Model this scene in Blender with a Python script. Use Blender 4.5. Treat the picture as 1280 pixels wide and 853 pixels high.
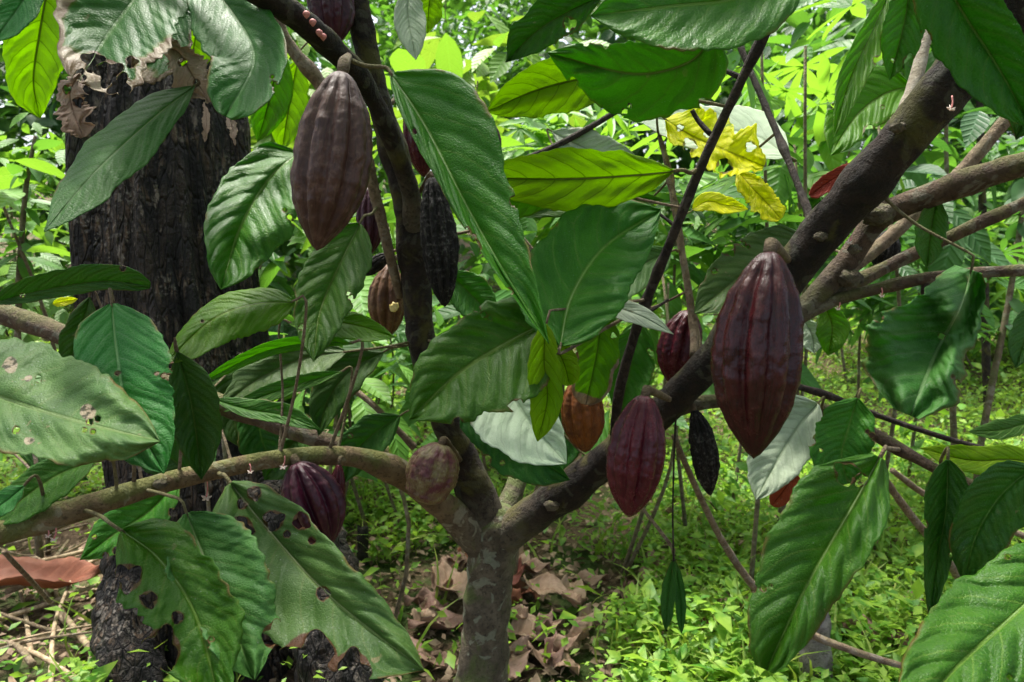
import bpy, math, random
import numpy as np
from mathutils import Vector, Matrix, noise
R = math.radians
random.seed(7); rng = np.random.default_rng(7)
for o in list(bpy.data.objects): bpy.data.objects.remove(o)
S = bpy.context.scene
COL = S.collection

# ------------------------------------------------------------------ camera, sky, sun, exposure
CZ, PITCH, F = 0.90, R(8), 853.0
cd = bpy.data.cameras.new('camera'); cam = bpy.data.objects.new('camera', cd); COL.objects.link(cam)
cd.sensor_width = 36; cd.lens = 36*F/1280; cd.clip_start = 0.02; cd.clip_end = 400
cam.location = (0, 0, CZ); cam.rotation_euler = (R(90)-PITCH, 0, 0)
cd.dof.use_dof = True; cd.dof.focus_distance = 0.80; cd.dof.aperture_fstop = 10
S.camera = cam
SUN_EL, SUN_AZ = R(70), R(-30)
w = bpy.data.worlds.new('World'); S.world = w; w.use_nodes = True
nt = w.node_tree; bg = nt.nodes['Background']
sky = nt.nodes.new('ShaderNodeTexSky'); sky.sky_type = 'NISHITA'; sky.sun_disc = False
sky.sun_elevation = SUN_EL; sky.sun_rotation = SUN_AZ; sky.air_density = 0.7; sky.dust_density = 5.0; sky.ozone_density = 0.4
hz = nt.nodes.new('ShaderNodeHueSaturation'); hz.inputs['Saturation'].default_value = .6   # thin bright overcast
nt.links.new(sky.outputs[0], hz.inputs['Color']); nt.links.new(hz.outputs[0], bg.inputs[0]); bg.inputs[1].default_value = 0.055
sl = bpy.data.lights.new('sun', 'SUN'); sl.energy = 1.5; sl.angle = R(11); sl.color = (1, .96, .88)
sun = bpy.data.objects.new('sun', sl); COL.objects.link(sun)
sv = Vector((math.sin(SUN_AZ)*math.cos(SUN_EL), math.cos(SUN_AZ)*math.cos(SUN_EL), math.sin(SUN_EL)))
sun.rotation_euler = sv.to_track_quat('Z', 'Y').to_euler(); sun.location = sv*20
S.view_settings.view_transform = 'Standard'; S.view_settings.look = 'None'
S.view_settings.exposure = 2.9; S.view_settings.gamma = 1; S.view_settings.use_curve_mapping = False

# ------------------------------------------------------------------ helpers
cp, sp_ = math.cos(PITCH), math.sin(PITCH)
def P(x, y, d):
    """photo pixel + distance along the view axis -> world"""
    a = (np.asarray(x, float)-640)/F*d; b = -(np.asarray(y, float)-426.5)/F*d
    d = np.asarray(d, float)
    return np.stack([a+0*d, d*cp+b*sp_, CZ-d*sp_+b*cp], -1)
def gz(x, y):
    """ground height"""
    x = np.asarray(x, float); y = np.asarray(y, float)
    h = 0.018*np.sin(3.1*x+1.3)*np.cos(2.3*y)+0.03*np.sin(1.1*x-.5*y)
    h = h + 0.05*np.clip(y-2.5, 0, None)+0.012*np.clip(y-5, 0, 12)**2
    return h
def tag(o, label=None, cat=None, group=None, kind=None):
    if label: o['label'] = label
    if cat: o['category'] = cat
    if group: o['group'] = group
    if kind: o['kind'] = kind
    return o
def mesh(name, V, Fc, mat=None, parent=None, loc=(0, 0, 0), uv=None, smooth=True):
    """one mesh object; V world coordinates, origin moved to loc (world)"""
    V = np.asarray(V, float).reshape(-1, 3); loc = np.asarray(loc, float)
    me = bpy.data.meshes.new(name)
    n = len(Fc)
    if isinstance(Fc, np.ndarray):
        k = Fc.shape[1]
        me.vertices.add(len(V)); me.vertices.foreach_set('co', (V-loc).astype(np.float32).ravel())
        me.loops.add(n*k); me.loops.foreach_set('vertex_index', Fc.astype(np.int32).ravel())
        me.polygons.add(n); me.polygons.foreach_set('loop_start', np.arange(0, n*k, k, dtype=np.int32))
        me.update(calc_edges=True)
    else:
        me.from_pydata([tuple(v) for v in (V-loc)], [], [tuple(f) for f in Fc])
    if uv is not None:
        ul = me.uv_layers.new(name='UVMap')
        li = np.zeros(len(me.loops), np.int32); me.loops.foreach_get('vertex_index', li)
        ul.data.foreach_set('uv', np.asarray(uv, np.float32)[li].ravel())
    me.polygons.foreach_set('use_smooth', np.full(len(me.polygons), smooth))
    if mat: me.materials.append(mat)
    me.update()
    o = bpy.data.objects.new(name, me); COL.objects.link(o)
    if parent is not None:
        o.parent = parent; o.location = loc-np.array(parent.location)
    else:
        o.location = loc
    return o
def empty(name, loc):
    o = bpy.data.objects.new(name, None); o.empty_display_size = .05
    o.location = [float(c) for c in loc]; COL.objects.link(o); return o
def catmull(pts, n):
    p = np.asarray(pts, float); m = len(p)
    if m == 2: return p[0]+(p[1]-p[0])*np.linspace(0, 1, n)[:, None]
    q = np.vstack([2*p[0]-p[1], p, 2*p[-1]-p[-2]])
    seg = np.r_[0, np.cumsum(np.linalg.norm(np.diff(p[:, :2], axis=0), axis=1)+1e-6)]
    t = np.linspace(0, seg[-1], n); i = np.clip(np.searchsorted(seg, t, side='right')-1, 0, m-2)
    u = ((t-seg[i])/(seg[i+1]-seg[i]))[:, None]
    a, b, c, d = q[i], q[i+1], q[i+2], q[i+3]
    return .5*(2*b+(c-a)*u+(2*a-5*b+4*c-d)*u*u+(3*b-3*c+d-a)*u**3)
def grid_faces(nu, nv, wrap=False):
    f = []
    i = np.arange(nu-1)[:, None]; j = np.arange(nv if wrap else nv-1)[None, :]; j2 = (j+1) % nv
    return np.stack([i*nv+j, i*nv+j2, (i+1)*nv+j2, (i+1)*nv+j], -1).reshape(-1, 4)
def tube(C3, rad, k=12, rough=0.0, seed=0, fs=40, cap=True):
    """swept tube; C3 (n,3), rad (n,) -> verts, faces"""
    C3 = np.asarray(C3, float); n = len(C3)
    T = np.gradient(C3, axis=0); T /= np.linalg.norm(T, axis=1)[:, None]+1e-12
    up = np.array([0.13, 0.21, 0.97]) if abs(T[0, 2]) < .85 else np.array([1., .1, 0])
    N = np.zeros_like(C3); b = np.cross(T[0], up); N[0] = b/np.linalg.norm(b)
    for i in range(1, n):
        v = N[i-1]-T[i]*np.dot(N[i-1], T[i]); N[i] = v/np.linalg.norm(v)
    B = np.cross(T, N); a = np.linspace(0, 2*np.pi, k, endpoint=False)
    ring = np.cos(a)[None, :, None]*N[:, None, :]+np.sin(a)[None, :, None]*B[:, None, :]
    rr = np.repeat(np.asarray(rad, float)[:, None], k, 1)
    if rough:
        base = C3[:, None, :]+ring*rr[:, :, None]
        nz = np.array([noise.noise(Vector(p*fs)+Vector((seed*3.7, 0, 0)))+.5*noise.noise(Vector(p*fs*2.7)) for p in base.reshape(-1, 3)])
        rr = rr*(1+rough*nz.reshape(n, k))
    V = C3[:, None, :]+ring*rr[:, :, None]
    if cap:  # close the ends with a pinched ring
        V = np.concatenate([np.repeat(C3[:1, None], k, 1)*1.0, V, np.repeat(C3[-1:, None], k, 1)], 0)
        n += 2
    return V.reshape(-1, 3), grid_faces(n, k, True)
def join(parts):
    Vs, Fs, o = [], [], 0
    for V, Fc in parts:
        Vs.append(V); Fs.append(Fc+o); o += len(V)
    return np.vstack(Vs), np.vstack(Fs)

# ------------------------------------------------------------------ materials
class NB:
    def __init__(s, name):
        s.m = bpy.data.materials.new(name); s.m.use_nodes = True; s.t = s.m.node_tree
        s.t.nodes.clear(); s.out = s.t.nodes.new('ShaderNodeOutputMaterial')
    def n(s, typ, **kw):
        nd = s.t.nodes.new('ShaderNode'+typ)
        for k, v in kw.items(): setattr(nd, k, v)
        return nd
    def l(s, a, b): s.t.links.new(a, b)
    def put(s, inp, v):
        if hasattr(v, 'is_linked') or isinstance(v, bpy.types.NodeSocket): s.l(v, inp)
        else: inp.default_value = v
    def math(s, op, a, b=0.0, c=0.0, clamp=False):
        nd = s.n('Math', operation=op, use_clamp=clamp)
        s.put(nd.inputs[0], a); s.put(nd.inputs[1], b)
        if op in ('MULTIPLY_ADD', 'SMOOTH_MIN'): s.put(nd.inputs[2], c)
        return nd.outputs[0]
    def ss(s, v, a, b, lo=0.0, hi=1.0):
        nd = s.n('MapRange', interpolation_type='SMOOTHSTEP'); s.put(nd.inputs[0], v)
        nd.inputs[1].default_value = a; nd.inputs[2].default_value = b
        nd.inputs[3].default_value = lo; nd.inputs[4].default_value = hi
        return nd.outputs[0]
    def mix(s, f, a, b, mode='MIX'):
        nd = s.n('Mix', data_type='RGBA', blend_type=mode)
        s.put(nd.inputs[0], f)
        for i, v in ((6, a), (7, b)):
            if isinstance(v, bpy.types.NodeSocket): s.l(v, nd.inputs[i])
            else: nd.inputs[i].default_value = tuple(v)+((1,) if len(v) == 3 else ())
        return nd.outputs[2]
    def noise(s, vec, scale, detail=3, rough=.55, dist=0):
        nd = s.n('TexNoise'); s.l(vec, nd.inputs['Vector'])
        nd.inputs['Scale'].default_value = scale; nd.inputs['Detail'].default_value = detail
        nd.inputs['Roughness'].default_value = rough; nd.inputs['Distortion'].default_value = dist
        return nd.outputs[0]
    def vor(s, vec, scale, feature='F1'):
        nd = s.n('TexVoronoi', feature=feature); s.l(vec, nd.inputs['Vector']); nd.inputs['Scale'].default_value = scale
        return nd.outputs[0]
    def mapping(s, vec, scale):
        nd = s.n('Mapping'); s.l(vec, nd.inputs[0]); nd.inputs[3].default_value = scale; return nd.outputs[0]
    def bump(s, h, strength, dist, normal=None):
        nd = s.n('Bump'); s.l(h, nd.inputs['Height']); nd.inputs['Strength'].default_value = strength
        nd.inputs['Distance'].default_value = dist
        if normal is not None: s.l(normal, nd.inputs['Normal'])
        return nd.outputs[0]
    def bsdf(s, col, rough=.5, spec=.5, normal=None):
        nd = s.n('BsdfPrincipled'); s.put(nd.inputs['Base Color'], col if isinstance(col, bpy.types.NodeSocket) else tuple(col)+(1,))
        s.put(nd.inputs['Roughness'], rough); s.put(nd.inputs['Specular IOR Level'], spec)
        if normal is not None: s.l(normal, nd.inputs['Normal'])
        return nd.outputs[0]
    def done(s, sh): s.l(sh, s.out.inputs[0]); return s.m

def leaf_mat(name, c1, c2, vein, tcol, tfac, rough=.46, spec=.27, nv=7, slant=.24, dry=None, patch=None, spots=.5, spotcol=(.30, .24, .12), bump=1.0):
    b = NB(name)
    uv = b.n('UVMap', uv_map='UVMap').outputs[0]; sx = b.n('SeparateXYZ'); b.l(uv, sx.inputs[0])
    geo = b.n('TexCoord').outputs['Object']; oi = b.n('ObjectInfo').outputs['Random']
    u, v = sx.outputs[0], sx.outputs[1]
    s = b.math('ABSOLUTE', b.math('MULTIPLY_ADD', v, 2, -1))
    wob = b.noise(geo, 28, 2)
    ph = b.math('MULTIPLY', b.math('SUBTRACT', b.math('SUBTRACT', u, b.math('MULTIPLY', b.math('POWER', s, 1.35), slant)), b.math('MULTIPLY', wob, .03)), nv)
    tri = b.math('ABSOLUTE', b.math('SUBTRACT', b.math('FRACT', ph), .5))          # .5 on the vein, 0 between
    vm = b.ss(tri, .45, .495); vm = b.math('MULTIPLY', vm, b.ss(s, 1.0, .75))
    mr = b.ss(s, .055, .025)
    veins = b.math('MAXIMUM', b.math('MULTIPLY', vm, .75), mr)
    # fine tertiary ladder between the side veins
    lad = b.n('TexWave', wave_type='BANDS', bands_direction='X'); b.l(b.mapping(uv, (1, 3.2, 1)), lad.inputs[0])
    lad.inputs['Scale'].default_value = 22; lad.inputs['Distortion'].default_value = 5; lad.inputs['Detail'].default_value = 2
    net = b.vor(geo, 300, 'DISTANCE_TO_EDGE'); net = b.ss(net, .0, .16)
    big = b.noise(geo, 14, 4); fine = b.noise(geo, 120, 3)
    col = b.mix(b.ss(big, .35, .68), c1, c2)
    col = b.mix(b.math('MULTIPLY', b.ss(tri, .1, .45), .22), col, c2)
    col = b.mix(b.math('MULTIPLY', b.ss(fine, .45, .7), .25), col, tuple(x*.6 for x in c1))
    col = b.mix(b.math('MULTIPLY', veins, .55), col, vein)
    col = b.mix(b.math('MULTIPLY', b.math('SUBTRACT', 1.0, net), .16), col, vein)
    col = b.mix(b.math('MULTIPLY', b.ss(b.noise(geo, 45, 5, .7), .5, .72), .35), col, tuple(x*.55 for x in c1))
    mg = b.math('MULTIPLY', b.ss(s, .90, 1.0), b.ss(b.noise(geo, 20, 4), .52, .6)); col = b.mix(b.math('MULTIPLY', mg, .75), col, (.15, .085, .035))
    rim = b.n('Attribute', attribute_name='rim').outputs['Fac']; col = b.mix(b.ss(b.math('ADD', rim, b.math('MULTIPLY_ADD', fine, .5, -.25)), .25, .7), col, (.085, .05, .022))
    hs = b.n('HueSaturation'); hs.inputs['Saturation'].default_value = 1.14; b.l(b.math('MULTIPLY_ADD', oi, .035, .462), hs.inputs['Hue'])
    b.l(b.math('MULTIPLY_ADD', oi, .60, .88), hs.inputs['Value']); b.l(col, hs.inputs['Color']); col = hs.outputs[0]
    if spots:
        sv_ = b.noise(geo, 75, 2, .6, .4); sm = b.math('MULTIPLY', b.ss(sv_, .68, .73), b.ss(b.noise(geo, 17, 2), .48, .62))
        col = b.mix(b.math('MULTIPLY', sm, spots), col, spotcol)
        du = b.vor(geo, 210); col = b.mix(b.math('MULTIPLY', b.math('MULTIPLY', b.ss(du, .16, .08), b.ss(b.noise(geo, 40, 2), .5, .62)), spots*.8), col, (.34, .40, .32))
    tf = tfac
    if patch is not None:   # eaten, dried-out patches
        for (pu, pv, pr_) in patch:
            q = b.math('SQRT', b.math('ADD', b.math('POWER', b.math('MULTIPLY', b.math('SUBTRACT', u, pu), 1.9), 2), b.math('POWER', b.math('SUBTRACT', v, pv), 2)))
            q = b.math('ADD', q, b.math('MULTIPLY_ADD', b.noise(geo, 70, 3), .07, -.035))
            pm_ = b.ss(q, pr_, pr_*.8); pc = b.mix(b.ss(b.noise(geo, 130, 3), .4, .55), (.05, .04, .02), (.42, .34, .22)); col = b.mix(pm_, col, pc)
    if dry is not None:    # dead papery margin
        dn = b.math('ADD', b.math('MULTIPLY', b.math('MAXIMUM', b.ss(u, dry-.25, 1.0), b.math('MULTIPLY', b.ss(s, .55, 1.05), b.ss(u, .3, .6))), 1.0), b.math('MULTIPLY_ADD', b.noise(geo, 22, 4), 1.1, -.55))
        dm = b.ss(dn, .50, .62); dc = b.mix(b.ss(b.noise(geo, 60, 4), .35, .65), (.50, .42, .30), (.20, .13, .07))
        edge = b.math('MULTIPLY', b.ss(dn, .38, .5), .6)
        col = b.mix(edge, col, (.16, .16, .03)); col = b.mix(dm, col, dc); 
        tcol = b.mix(dm, tcol, (.3, .22, .12))
    h = b.math('ADD', b.math('MULTIPLY', b.ss(tri, .5, .25), .55), b.math('MULTIPLY', net, .20))
    h = b.math('ADD', h, b.math('MULTIPLY', lad.outputs[1], .05)); h = b.math('ADD', h, b.math('MULTIPLY', mr, -.5))
    h = b.math('ADD', h, b.math('MULTIPLY', fine, .2))
    nm = b.bump(h, .6*bump, .0018)
    rg = b.math('ADD', b.math('MULTIPLY', b.noise(geo, 30, 4), .28), rough-.14)
    pr = b.bsdf(col, rg, spec, nm)
    tr = b.n('BsdfTranslucent'); b.put(tr.inputs[0], b.mix(b.math('MULTIPLY', veins, .7), tcol, tuple(x*.35 for x in c1)) ); b.l(nm, tr.inputs[1])
    mx = b.n('MixShader'); b.put(mx.inputs[0], min(.6, tf+.09)); b.l(pr, mx.inputs[1]); b.l(tr.outputs[0], mx.inputs[2])
    return b.done(mx.outputs[0])

LM = {
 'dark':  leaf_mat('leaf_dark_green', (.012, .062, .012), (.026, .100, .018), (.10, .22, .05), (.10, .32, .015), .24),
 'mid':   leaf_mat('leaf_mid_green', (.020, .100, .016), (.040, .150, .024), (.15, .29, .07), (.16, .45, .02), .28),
 'dusty': leaf_mat('leaf_dusty_green', (.042, .115, .035), (.072, .165, .050), (.16, .25, .09), (.14, .34, .03), .2, rough=.48, spots=.9),
 'patch': leaf_mat('leaf_dusty_eaten', (.060, .130, .045), (.095, .180, .060), (.15, .22, .08), (.14, .34, .03), .2, rough=.48, spots=1.0, patch=[(.66, .40, .075), (.45, .84, .05), (.36, .30, .04), (.26, .22, .07)]),
 'blue':  leaf_mat('leaf_bluish_green', (.022, .115, .028), (.040, .160, .040), (.14, .27, .12), (.12, .38, .05), .22, rough=.5),
 'lime':  leaf_mat('leaf_lime', (.095, .225, .014), (.17, .31, .02), (.09, .17, .015), (.42, .66, .02), .52, rough=.5),
 'green': leaf_mat('leaf_fresh_green', (.038, .155, .016), (.068, .215, .022), (.17, .34, .06), (.26, .58, .02), .42),
 'silver': leaf_mat('leaf_pale_underside', (.40, .50, .37), (.50, .58, .46), (.26, .38, .22), (.35, .55, .25), .25, rough=.55, spec=.3),
 'yellow': leaf_mat('leaf_yellow', (.54, .62, .025), (.66, .70, .05), (.40, .50, .05), (.85, .95, .04), .5, spots=1.0, spotcol=(.12, .20, .02)),
 'brown': leaf_mat('leaf_dead_brown', (.22, .075, .035), (.33, .14, .06), (.20, .09, .05), (.4, .16, .05), .2, rough=.6, spec=.2),
 'papery': leaf_mat('leaf_dead_papery', (.36, .29, .20), (.58, .52, .42), (.30, .22, .14), (.5, .4, .28), .3, rough=.7, spec=.2, spots=1.0, spotcol=(.14, .08, .04)),
 'torn':  leaf_mat('leaf_torn_dry_edge', (.022, .105, .028), (.045, .15, .04), (.13, .26, .10), (.14, .40, .03), .25, dry=.95),
 'scorch': leaf_mat('leaf_scorched_tip', (.038, .150, .016), (.075, .210, .022), (.17, .32, .06), (.30, .54, .02), .42, dry=1.02),
}
def bark_mat(name, c1, c2, lichen, lam, moss, mam, rough=.8, sc=1.0, near=None):
    b = NB(name); g = b.n('TexCoord').outputs['Object']
    n1 = b.noise(g, 38*sc, 5, .65); n2 = b.noise(g, 160*sc, 4, .6); n3 = b.noise(g, 16*sc, 4, .6, .6)
    col = b.mix(b.ss(n1, .35, .68), c1, c2)
    if near:   # the old wood round the fork, at the branch's own foot, is like the trunk
        ln = b.n('VectorMath', operation='LENGTH'); b.l(g, ln.inputs[0])
        col = b.mix(b.ss(b.math('ADD', ln.outputs['Value'], b.math('MULTIPLY', n3, .06)), .17, .08), col, b.mix(b.ss(n1, .35, .68), near[0], near[1]))
    col = b.mix(b.math('MULTIPLY', b.ss(n2, .52, .66), .6), col, tuple(x*.35 for x in c1))
    vo = b.noise(b.mapping(g, (1, 1, 1)), 30*sc, 3, .5, 1.2)
    col = b.mix(b.math('MULTIPLY', b.ss(vo, .56, .62), lam), col, lichen)
    nrm = b.n('NewGeometry').outputs['Normal']; sz = b.n('SeparateXYZ'); b.l(nrm, sz.inputs[0])
    mm = b.math('MULTIPLY', b.ss(b.math('ADD', n3, b.math('MULTIPLY', sz.outputs[2], .12)), .5, .66), mam)
    col = b.mix(mm, col, moss)
    h = b.math('ADD', b.math('MULTIPLY', n1, .8), b.math('MULTIPLY', n2, .35)); h = b.math('ADD', h, b.math('MULTIPLY', b.vor(g, 70*sc), .35)); h = b.math('ADD', h, b.math('MULTIPLY', b.ss(b.noise(g, 300*sc, 3, .7), .4, .7), .25))
    return b.done(b.bsdf(col, rough, .3, b.bump(h, .9, .006)))
BARK = bark_mat('cacao_bark', (.060, .038, .025), (.125, .085, .055), (.2, .2, .15), .5, (.11, .12, .03), .55, near=((.06, .048, .032), (.125, .105, .07)))
BARK_D = bark_mat('cacao_bark_shaded', (.008, .0055, .004), (.024, .0145, .0095), (.08, .08, .055), .45, (.075, .07, .014), .75, near=((.06, .048, .032), (.125, .105, .07)))  # dark brown bark with the limbs' shade mixed into its colour, hence near black
BARK_L = bark_mat('cacao_bark_tan', (.125, .085, .042), (.21, .15, .08), (.30, .29, .2), 0.55, (.12, .14, .03), .75, near=((.06, .048, .032), (.125, .105, .07)))
TRUNKM = bark_mat('trunk_bark_lichen', (.065, .052, .034), (.135, .112, .075), (.23, .255, .18), .6, (.075, .10, .025), .85)
TWIG = bark_mat('twig_bark', (.16, .11, .07), (.30, .23, .15), (.38, .36, .3), .3, (.12, .14, .04), .2, sc=1.6)
TWIG_D = bark_mat('twig_bark_dark', (.020, .014, .012), (.06, .042, .032), (.13, .12, .1), .3, (.05, .05, .02), .2, sc=1.6)
def flat_mat(name, c1, c2, rough=.6, sc=60, spec=.4, island=False, trans=None, tf=.4, veins=False):
    b = NB(name); g = b.n('TexCoord').outputs['Object']
    if island:
        r = b.n('NewGeometry').outputs['Random Per Island']; f = r
        col = b.mix(f, c1, c2)
        col = b.mix(b.math('MULTIPLY', b.ss(b.noise(g, sc, 3), .45, .65), .35), col, tuple(x*.6 for x in c1))
    hh = b.noise(g, sc*2, 3)
    if veins:
        uv = b.n('UVMap', uv_map='UVMap').outputs[0]; sx = b.n('SeparateXYZ'); b.l(uv, sx.inputs[0]); sd = b.math('ABSOLUTE', b.math('SUBTRACT', sx.outputs[1], .5))
        tr_ = b.math('ABSOLUTE', b.math('SUBTRACT', b.math('FRACT', b.math('MULTIPLY', b.math('SUBTRACT', sx.outputs[0], b.math('MULTIPLY', sd, .5)), 7)), .5))
        vn = b.math('MAXIMUM', b.ss(sd, .05, .02), b.math('MULTIPLY', b.ss(tr_, .44, .49), .6))
        col = b.mix(b.math('MULTIPLY', vn, .5), col, tuple(min(1, x*1.9+.03) for x in c1)); hh = b.math('ADD', hh, b.math('MULTIPLY', b.ss(tr_, .5, .2), 1.6))
    else:
        col = b.mix(b.ss(b.noise(g, sc, 4), .35, .65), c1, c2)
    pr = b.bsdf(col, rough, spec, b.bump(hh, .4, .004 if veins else .002))
    if not trans: return b.done(pr)
    tr = b.n('BsdfTranslucent'); b.put(tr.inputs[0], tuple(trans)+(1,))
    mx = b.n('MixShader'); mx.inputs[0].default_value = tf; b.l(pr, mx.inputs[1]); b.l(tr.outputs[0], mx.inputs[2])
    return b.done(mx.outputs[0])
def pod_mat(name, c1, c2, pale, pam, rough=.42, spec=.32, bump=1.0, groove=(.02, .006, .008)):
    """colour follows the husk: pale scurf on the ribs, spots of corky wear"""
    b = NB(name); g = b.n('TexCoord').outputs['Object']
    uv = b.n('UVMap', uv_map='UVMap').outputs[0]; sx = b.n('SeparateXYZ'); b.l(uv, sx.inputs[0])
    n1 = b.noise(g, 42, 5, .65); n2 = b.noise(g, 190, 4, .65); n3 = b.noise(b.mapping(uv, (2.2, 26, 1)), 6, 4, .6)
    col = b.mix(b.ss(n1, .36, .66), c1, c2)
    col = b.mix(b.math('MULTIPLY', b.ss(n3, .45, .68), .7), col, tuple(x*.45 for x in c1))
    col = b.mix(b.math('MULTIPLY', b.math('MULTIPLY', b.ss(n2, .48, .64), b.ss(n1, .38, .6)), pam), col, pale)
    sc_ = b.ss(b.noise(g, 24, 6, .7, .5), .62, .68); col = b.mix(b.math('MULTIPLY', sc_, .45), col, pale)
    wt = b.vor(g, 150); h = b.math('ADD', b.math('MULTIPLY', n1, 1.0), b.math('MULTIPLY', n2, .2))
    h = b.math('ADD', h, b.math('MULTIPLY', wt, .10)); h = b.math('ADD', h, b.math('MULTIPLY', n3, .35))
    rg = b.math('ADD', b.math('MULTIPLY', n1, .3), rough-.15)
    return b.done(b.bsdf(col, rg, spec, b.bump(h, .55*bump, .0032)))
PM = {
 'maroon': pod_mat('pod_maroon', (.024, .0028, .0045), (.044, .0055, .0070), (.12, .04, .035), .15, .26),
 'purple': pod_mat('pod_purple_brown', (.046, .018, .014), (.080, .036, .026), (.18, .11, .085), .4, .42, .35),
 'red': pod_mat('pod_crimson', (.050, .003, .009), (.085, .007, .015), (.20, .07, .065), .18, .26),
 'violet': pod_mat('pod_violet', (.030, .004, .013), (.056, .008, .021), (.14, .05, .06), .25, .34),
 'black': pod_mat('pod_black_dried', (.006, .005, .0045), (.017, .015, .013), (.17, .16, .15), .5, .7, .25, 2.2),
 'brown': pod_mat('pod_brown', (.085, .036, .014), (.14, .065, .025), (.24, .17, .08), .4, .5),
 'orange': pod_mat('pod_orange_rotting', (.22, .065, .010), (.10, .030, .010), (.34, .15, .04), .4, .5),
 'greyish': pod_mat('pod_purple_green', (.10, .026, .034), (.19, .165, .06), (.24, .20, .13), .5, .45),
}
STALK = bark_mat('pod_stalk', (.11, .075, .045), (.20, .15, .09), (.3, .28, .2), .3, (.12, .12, .04), .3, sc=1.5)
PALEW = bark_mat('pale_twig_bark', (.30, .25, .19), (.46, .41, .33), (.5, .48, .42), .3, (.2, .2, .1), .2, sc=1.6)
PETAL = flat_mat('flower_petal', (.75, .62, .55), (.85, .75, .68), trans=(.8, .6, .5), tf=.3)
PINK = flat_mat('flower_pink', (.45, .12, .12), (.55, .22, .2))

# ------------------------------------------------------------------ the ground
gx = np.r_[np.linspace(-40, -6, 20), np.linspace(-5.8, 5.8, 117), np.linspace(6, 40, 20)]
gy = np.r_[np.linspace(-6, .4, 14), np.linspace(.5, 9, 110), np.linspace(9.4, 40, 40)]
X, Y = np.meshgrid(gx, gy, indexing='xy'); nz = np.array([[noise.noise(Vector((a*5, b_*5, 0)))*.012+noise.noise(Vector((a*17, b_*17, 3)))*.008 for a in gx] for b_ in gy])
b = NB('forest_soil'); g = b.n('TexCoord').outputs['Object']
n1 = b.noise(g, 6, 5, .6); n2 = b.noise(g, 55, 5, .65); n3 = b.noise(g, 1.3, 3)
c = b.mix(b.ss(n2, .35, .65), (.06, .04, .024), (.16, .11, .068)); c = b.mix(b.ss(n1, .45, .62), c, (.045, .075, .018))
soil = b.done(b.bsdf(c, .9, .2, b.bump(b.math('ADD', n2, n1), 1, .02)))
tag(mesh('ground', np.stack([X, Y, gz(X, Y)+nz], -1), grid_faces(len(gy), len(gx)), soil), kind='structure')

# ------------------------------------------------------------------ leaf clouds for what grows behind
def leaf_template(kind='ovate', nseg=6):
    if kind == 'ovate':
        us = np.linspace(0, 1, nseg+1); pr = np.interp(us, [0, .12, .4, .65, .85, 1], [.04, .5, 1, .85, .42, .02])
        V = [];
        for u_, p_ in zip(us, pr):
            z = -.22*u_*u_
            V += [(u_, -.21*p_, z+.05*p_), (u_, 0, z), (u_, .21*p_, z+.05*p_)]
        return np.array(V), grid_faces(nseg+1, 3)
    if kind == 'small':
        V = [(0, 0, 0), (.45, -.24, .06), (.5, 0, .0), (.45, .24, .06), (1, 0, -.08), (0, 0, 0)]
        return np.array(V, float), np.array([(0, 1, 4, 2), (0, 2, 4, 3)])
    if kind == 'palmate':
        Vs, Fs = [], []
        for k, a in enumerate(np.radians([-115, -75, -37, 0, 37, 75, 115])):
            L = [.62, .82, .95, 1, .95, .82, .62][k]
            us = np.array([0, .3, .6, .85, 1])*L; pr = np.array([.015, .065, .085, .05, .004])
            V = np.array([[(u_, s*p_, .10*u_*(1-u_*1.9)+(.015 if s else 0)) for s in (-1, 0, 1)] for u_, p_ in zip(us, pr)]).reshape(-1, 3)
            ca, sa = math.cos(a), math.sin(a)
            V = V@np.array([[ca, sa, 0], [-sa, ca, 0], [0, 0, 1]]); Vs.append(V); Fs.append(grid_faces(5, 3)+15*k)
        return np.vstack(Vs), np.vstack(Fs)
    if kind == 'blade':
        us = np.linspace(0, 1, 5); V = []
        for u_ in us:
            wd = .022*(1-u_)**.7+.001; V += [(u_*.5*u_, -wd, u_*(1-.35*u_)), (u_*.5*u_, wd, u_*(1-.35*u_))]
        return np.array(V), grid_faces(5, 2)
TPL = {k: leaf_template(k) for k in ('ovate', 'small', 'palmate', 'blade')}
def scatter(pos, size, az, pitch, roll, kind, wsc=None):
    """copies of a leaf template as one vertex/face array"""
    V, Fc = TPL[kind]; n = len(pos)
    ca, sa = np.cos(az), np.sin(az); c_, s_ = np.cos(pitch), np.sin(pitch); cr, sr = np.cos(roll), np.sin(roll)
    fx = np.stack([ca*c_, sa*c_, s_], -1); sy0 = np.stack([-sa, ca, 0*sa], -1); nz0 = np.cross(fx, sy0)
    sy = sy0*cr[:, None]+nz0*sr[:, None]; nz_ = np.cross(fx, sy)
    T = V if wsc is None else V*np.array([1, wsc, 1])
    W = pos[:, None, :]+size[:, None, None]*(T[None, :, 0:1]*fx[:, None]+T[None, :, 1:2]*sy[:, None]+T[None, :, 2:3]*nz_[:, None])
    Fa = (Fc[None]+(np.arange(n)*len(V))[:, None, None]).reshape(-1, Fc.shape[1])
    return W.reshape(-1, 3), Fa

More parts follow.
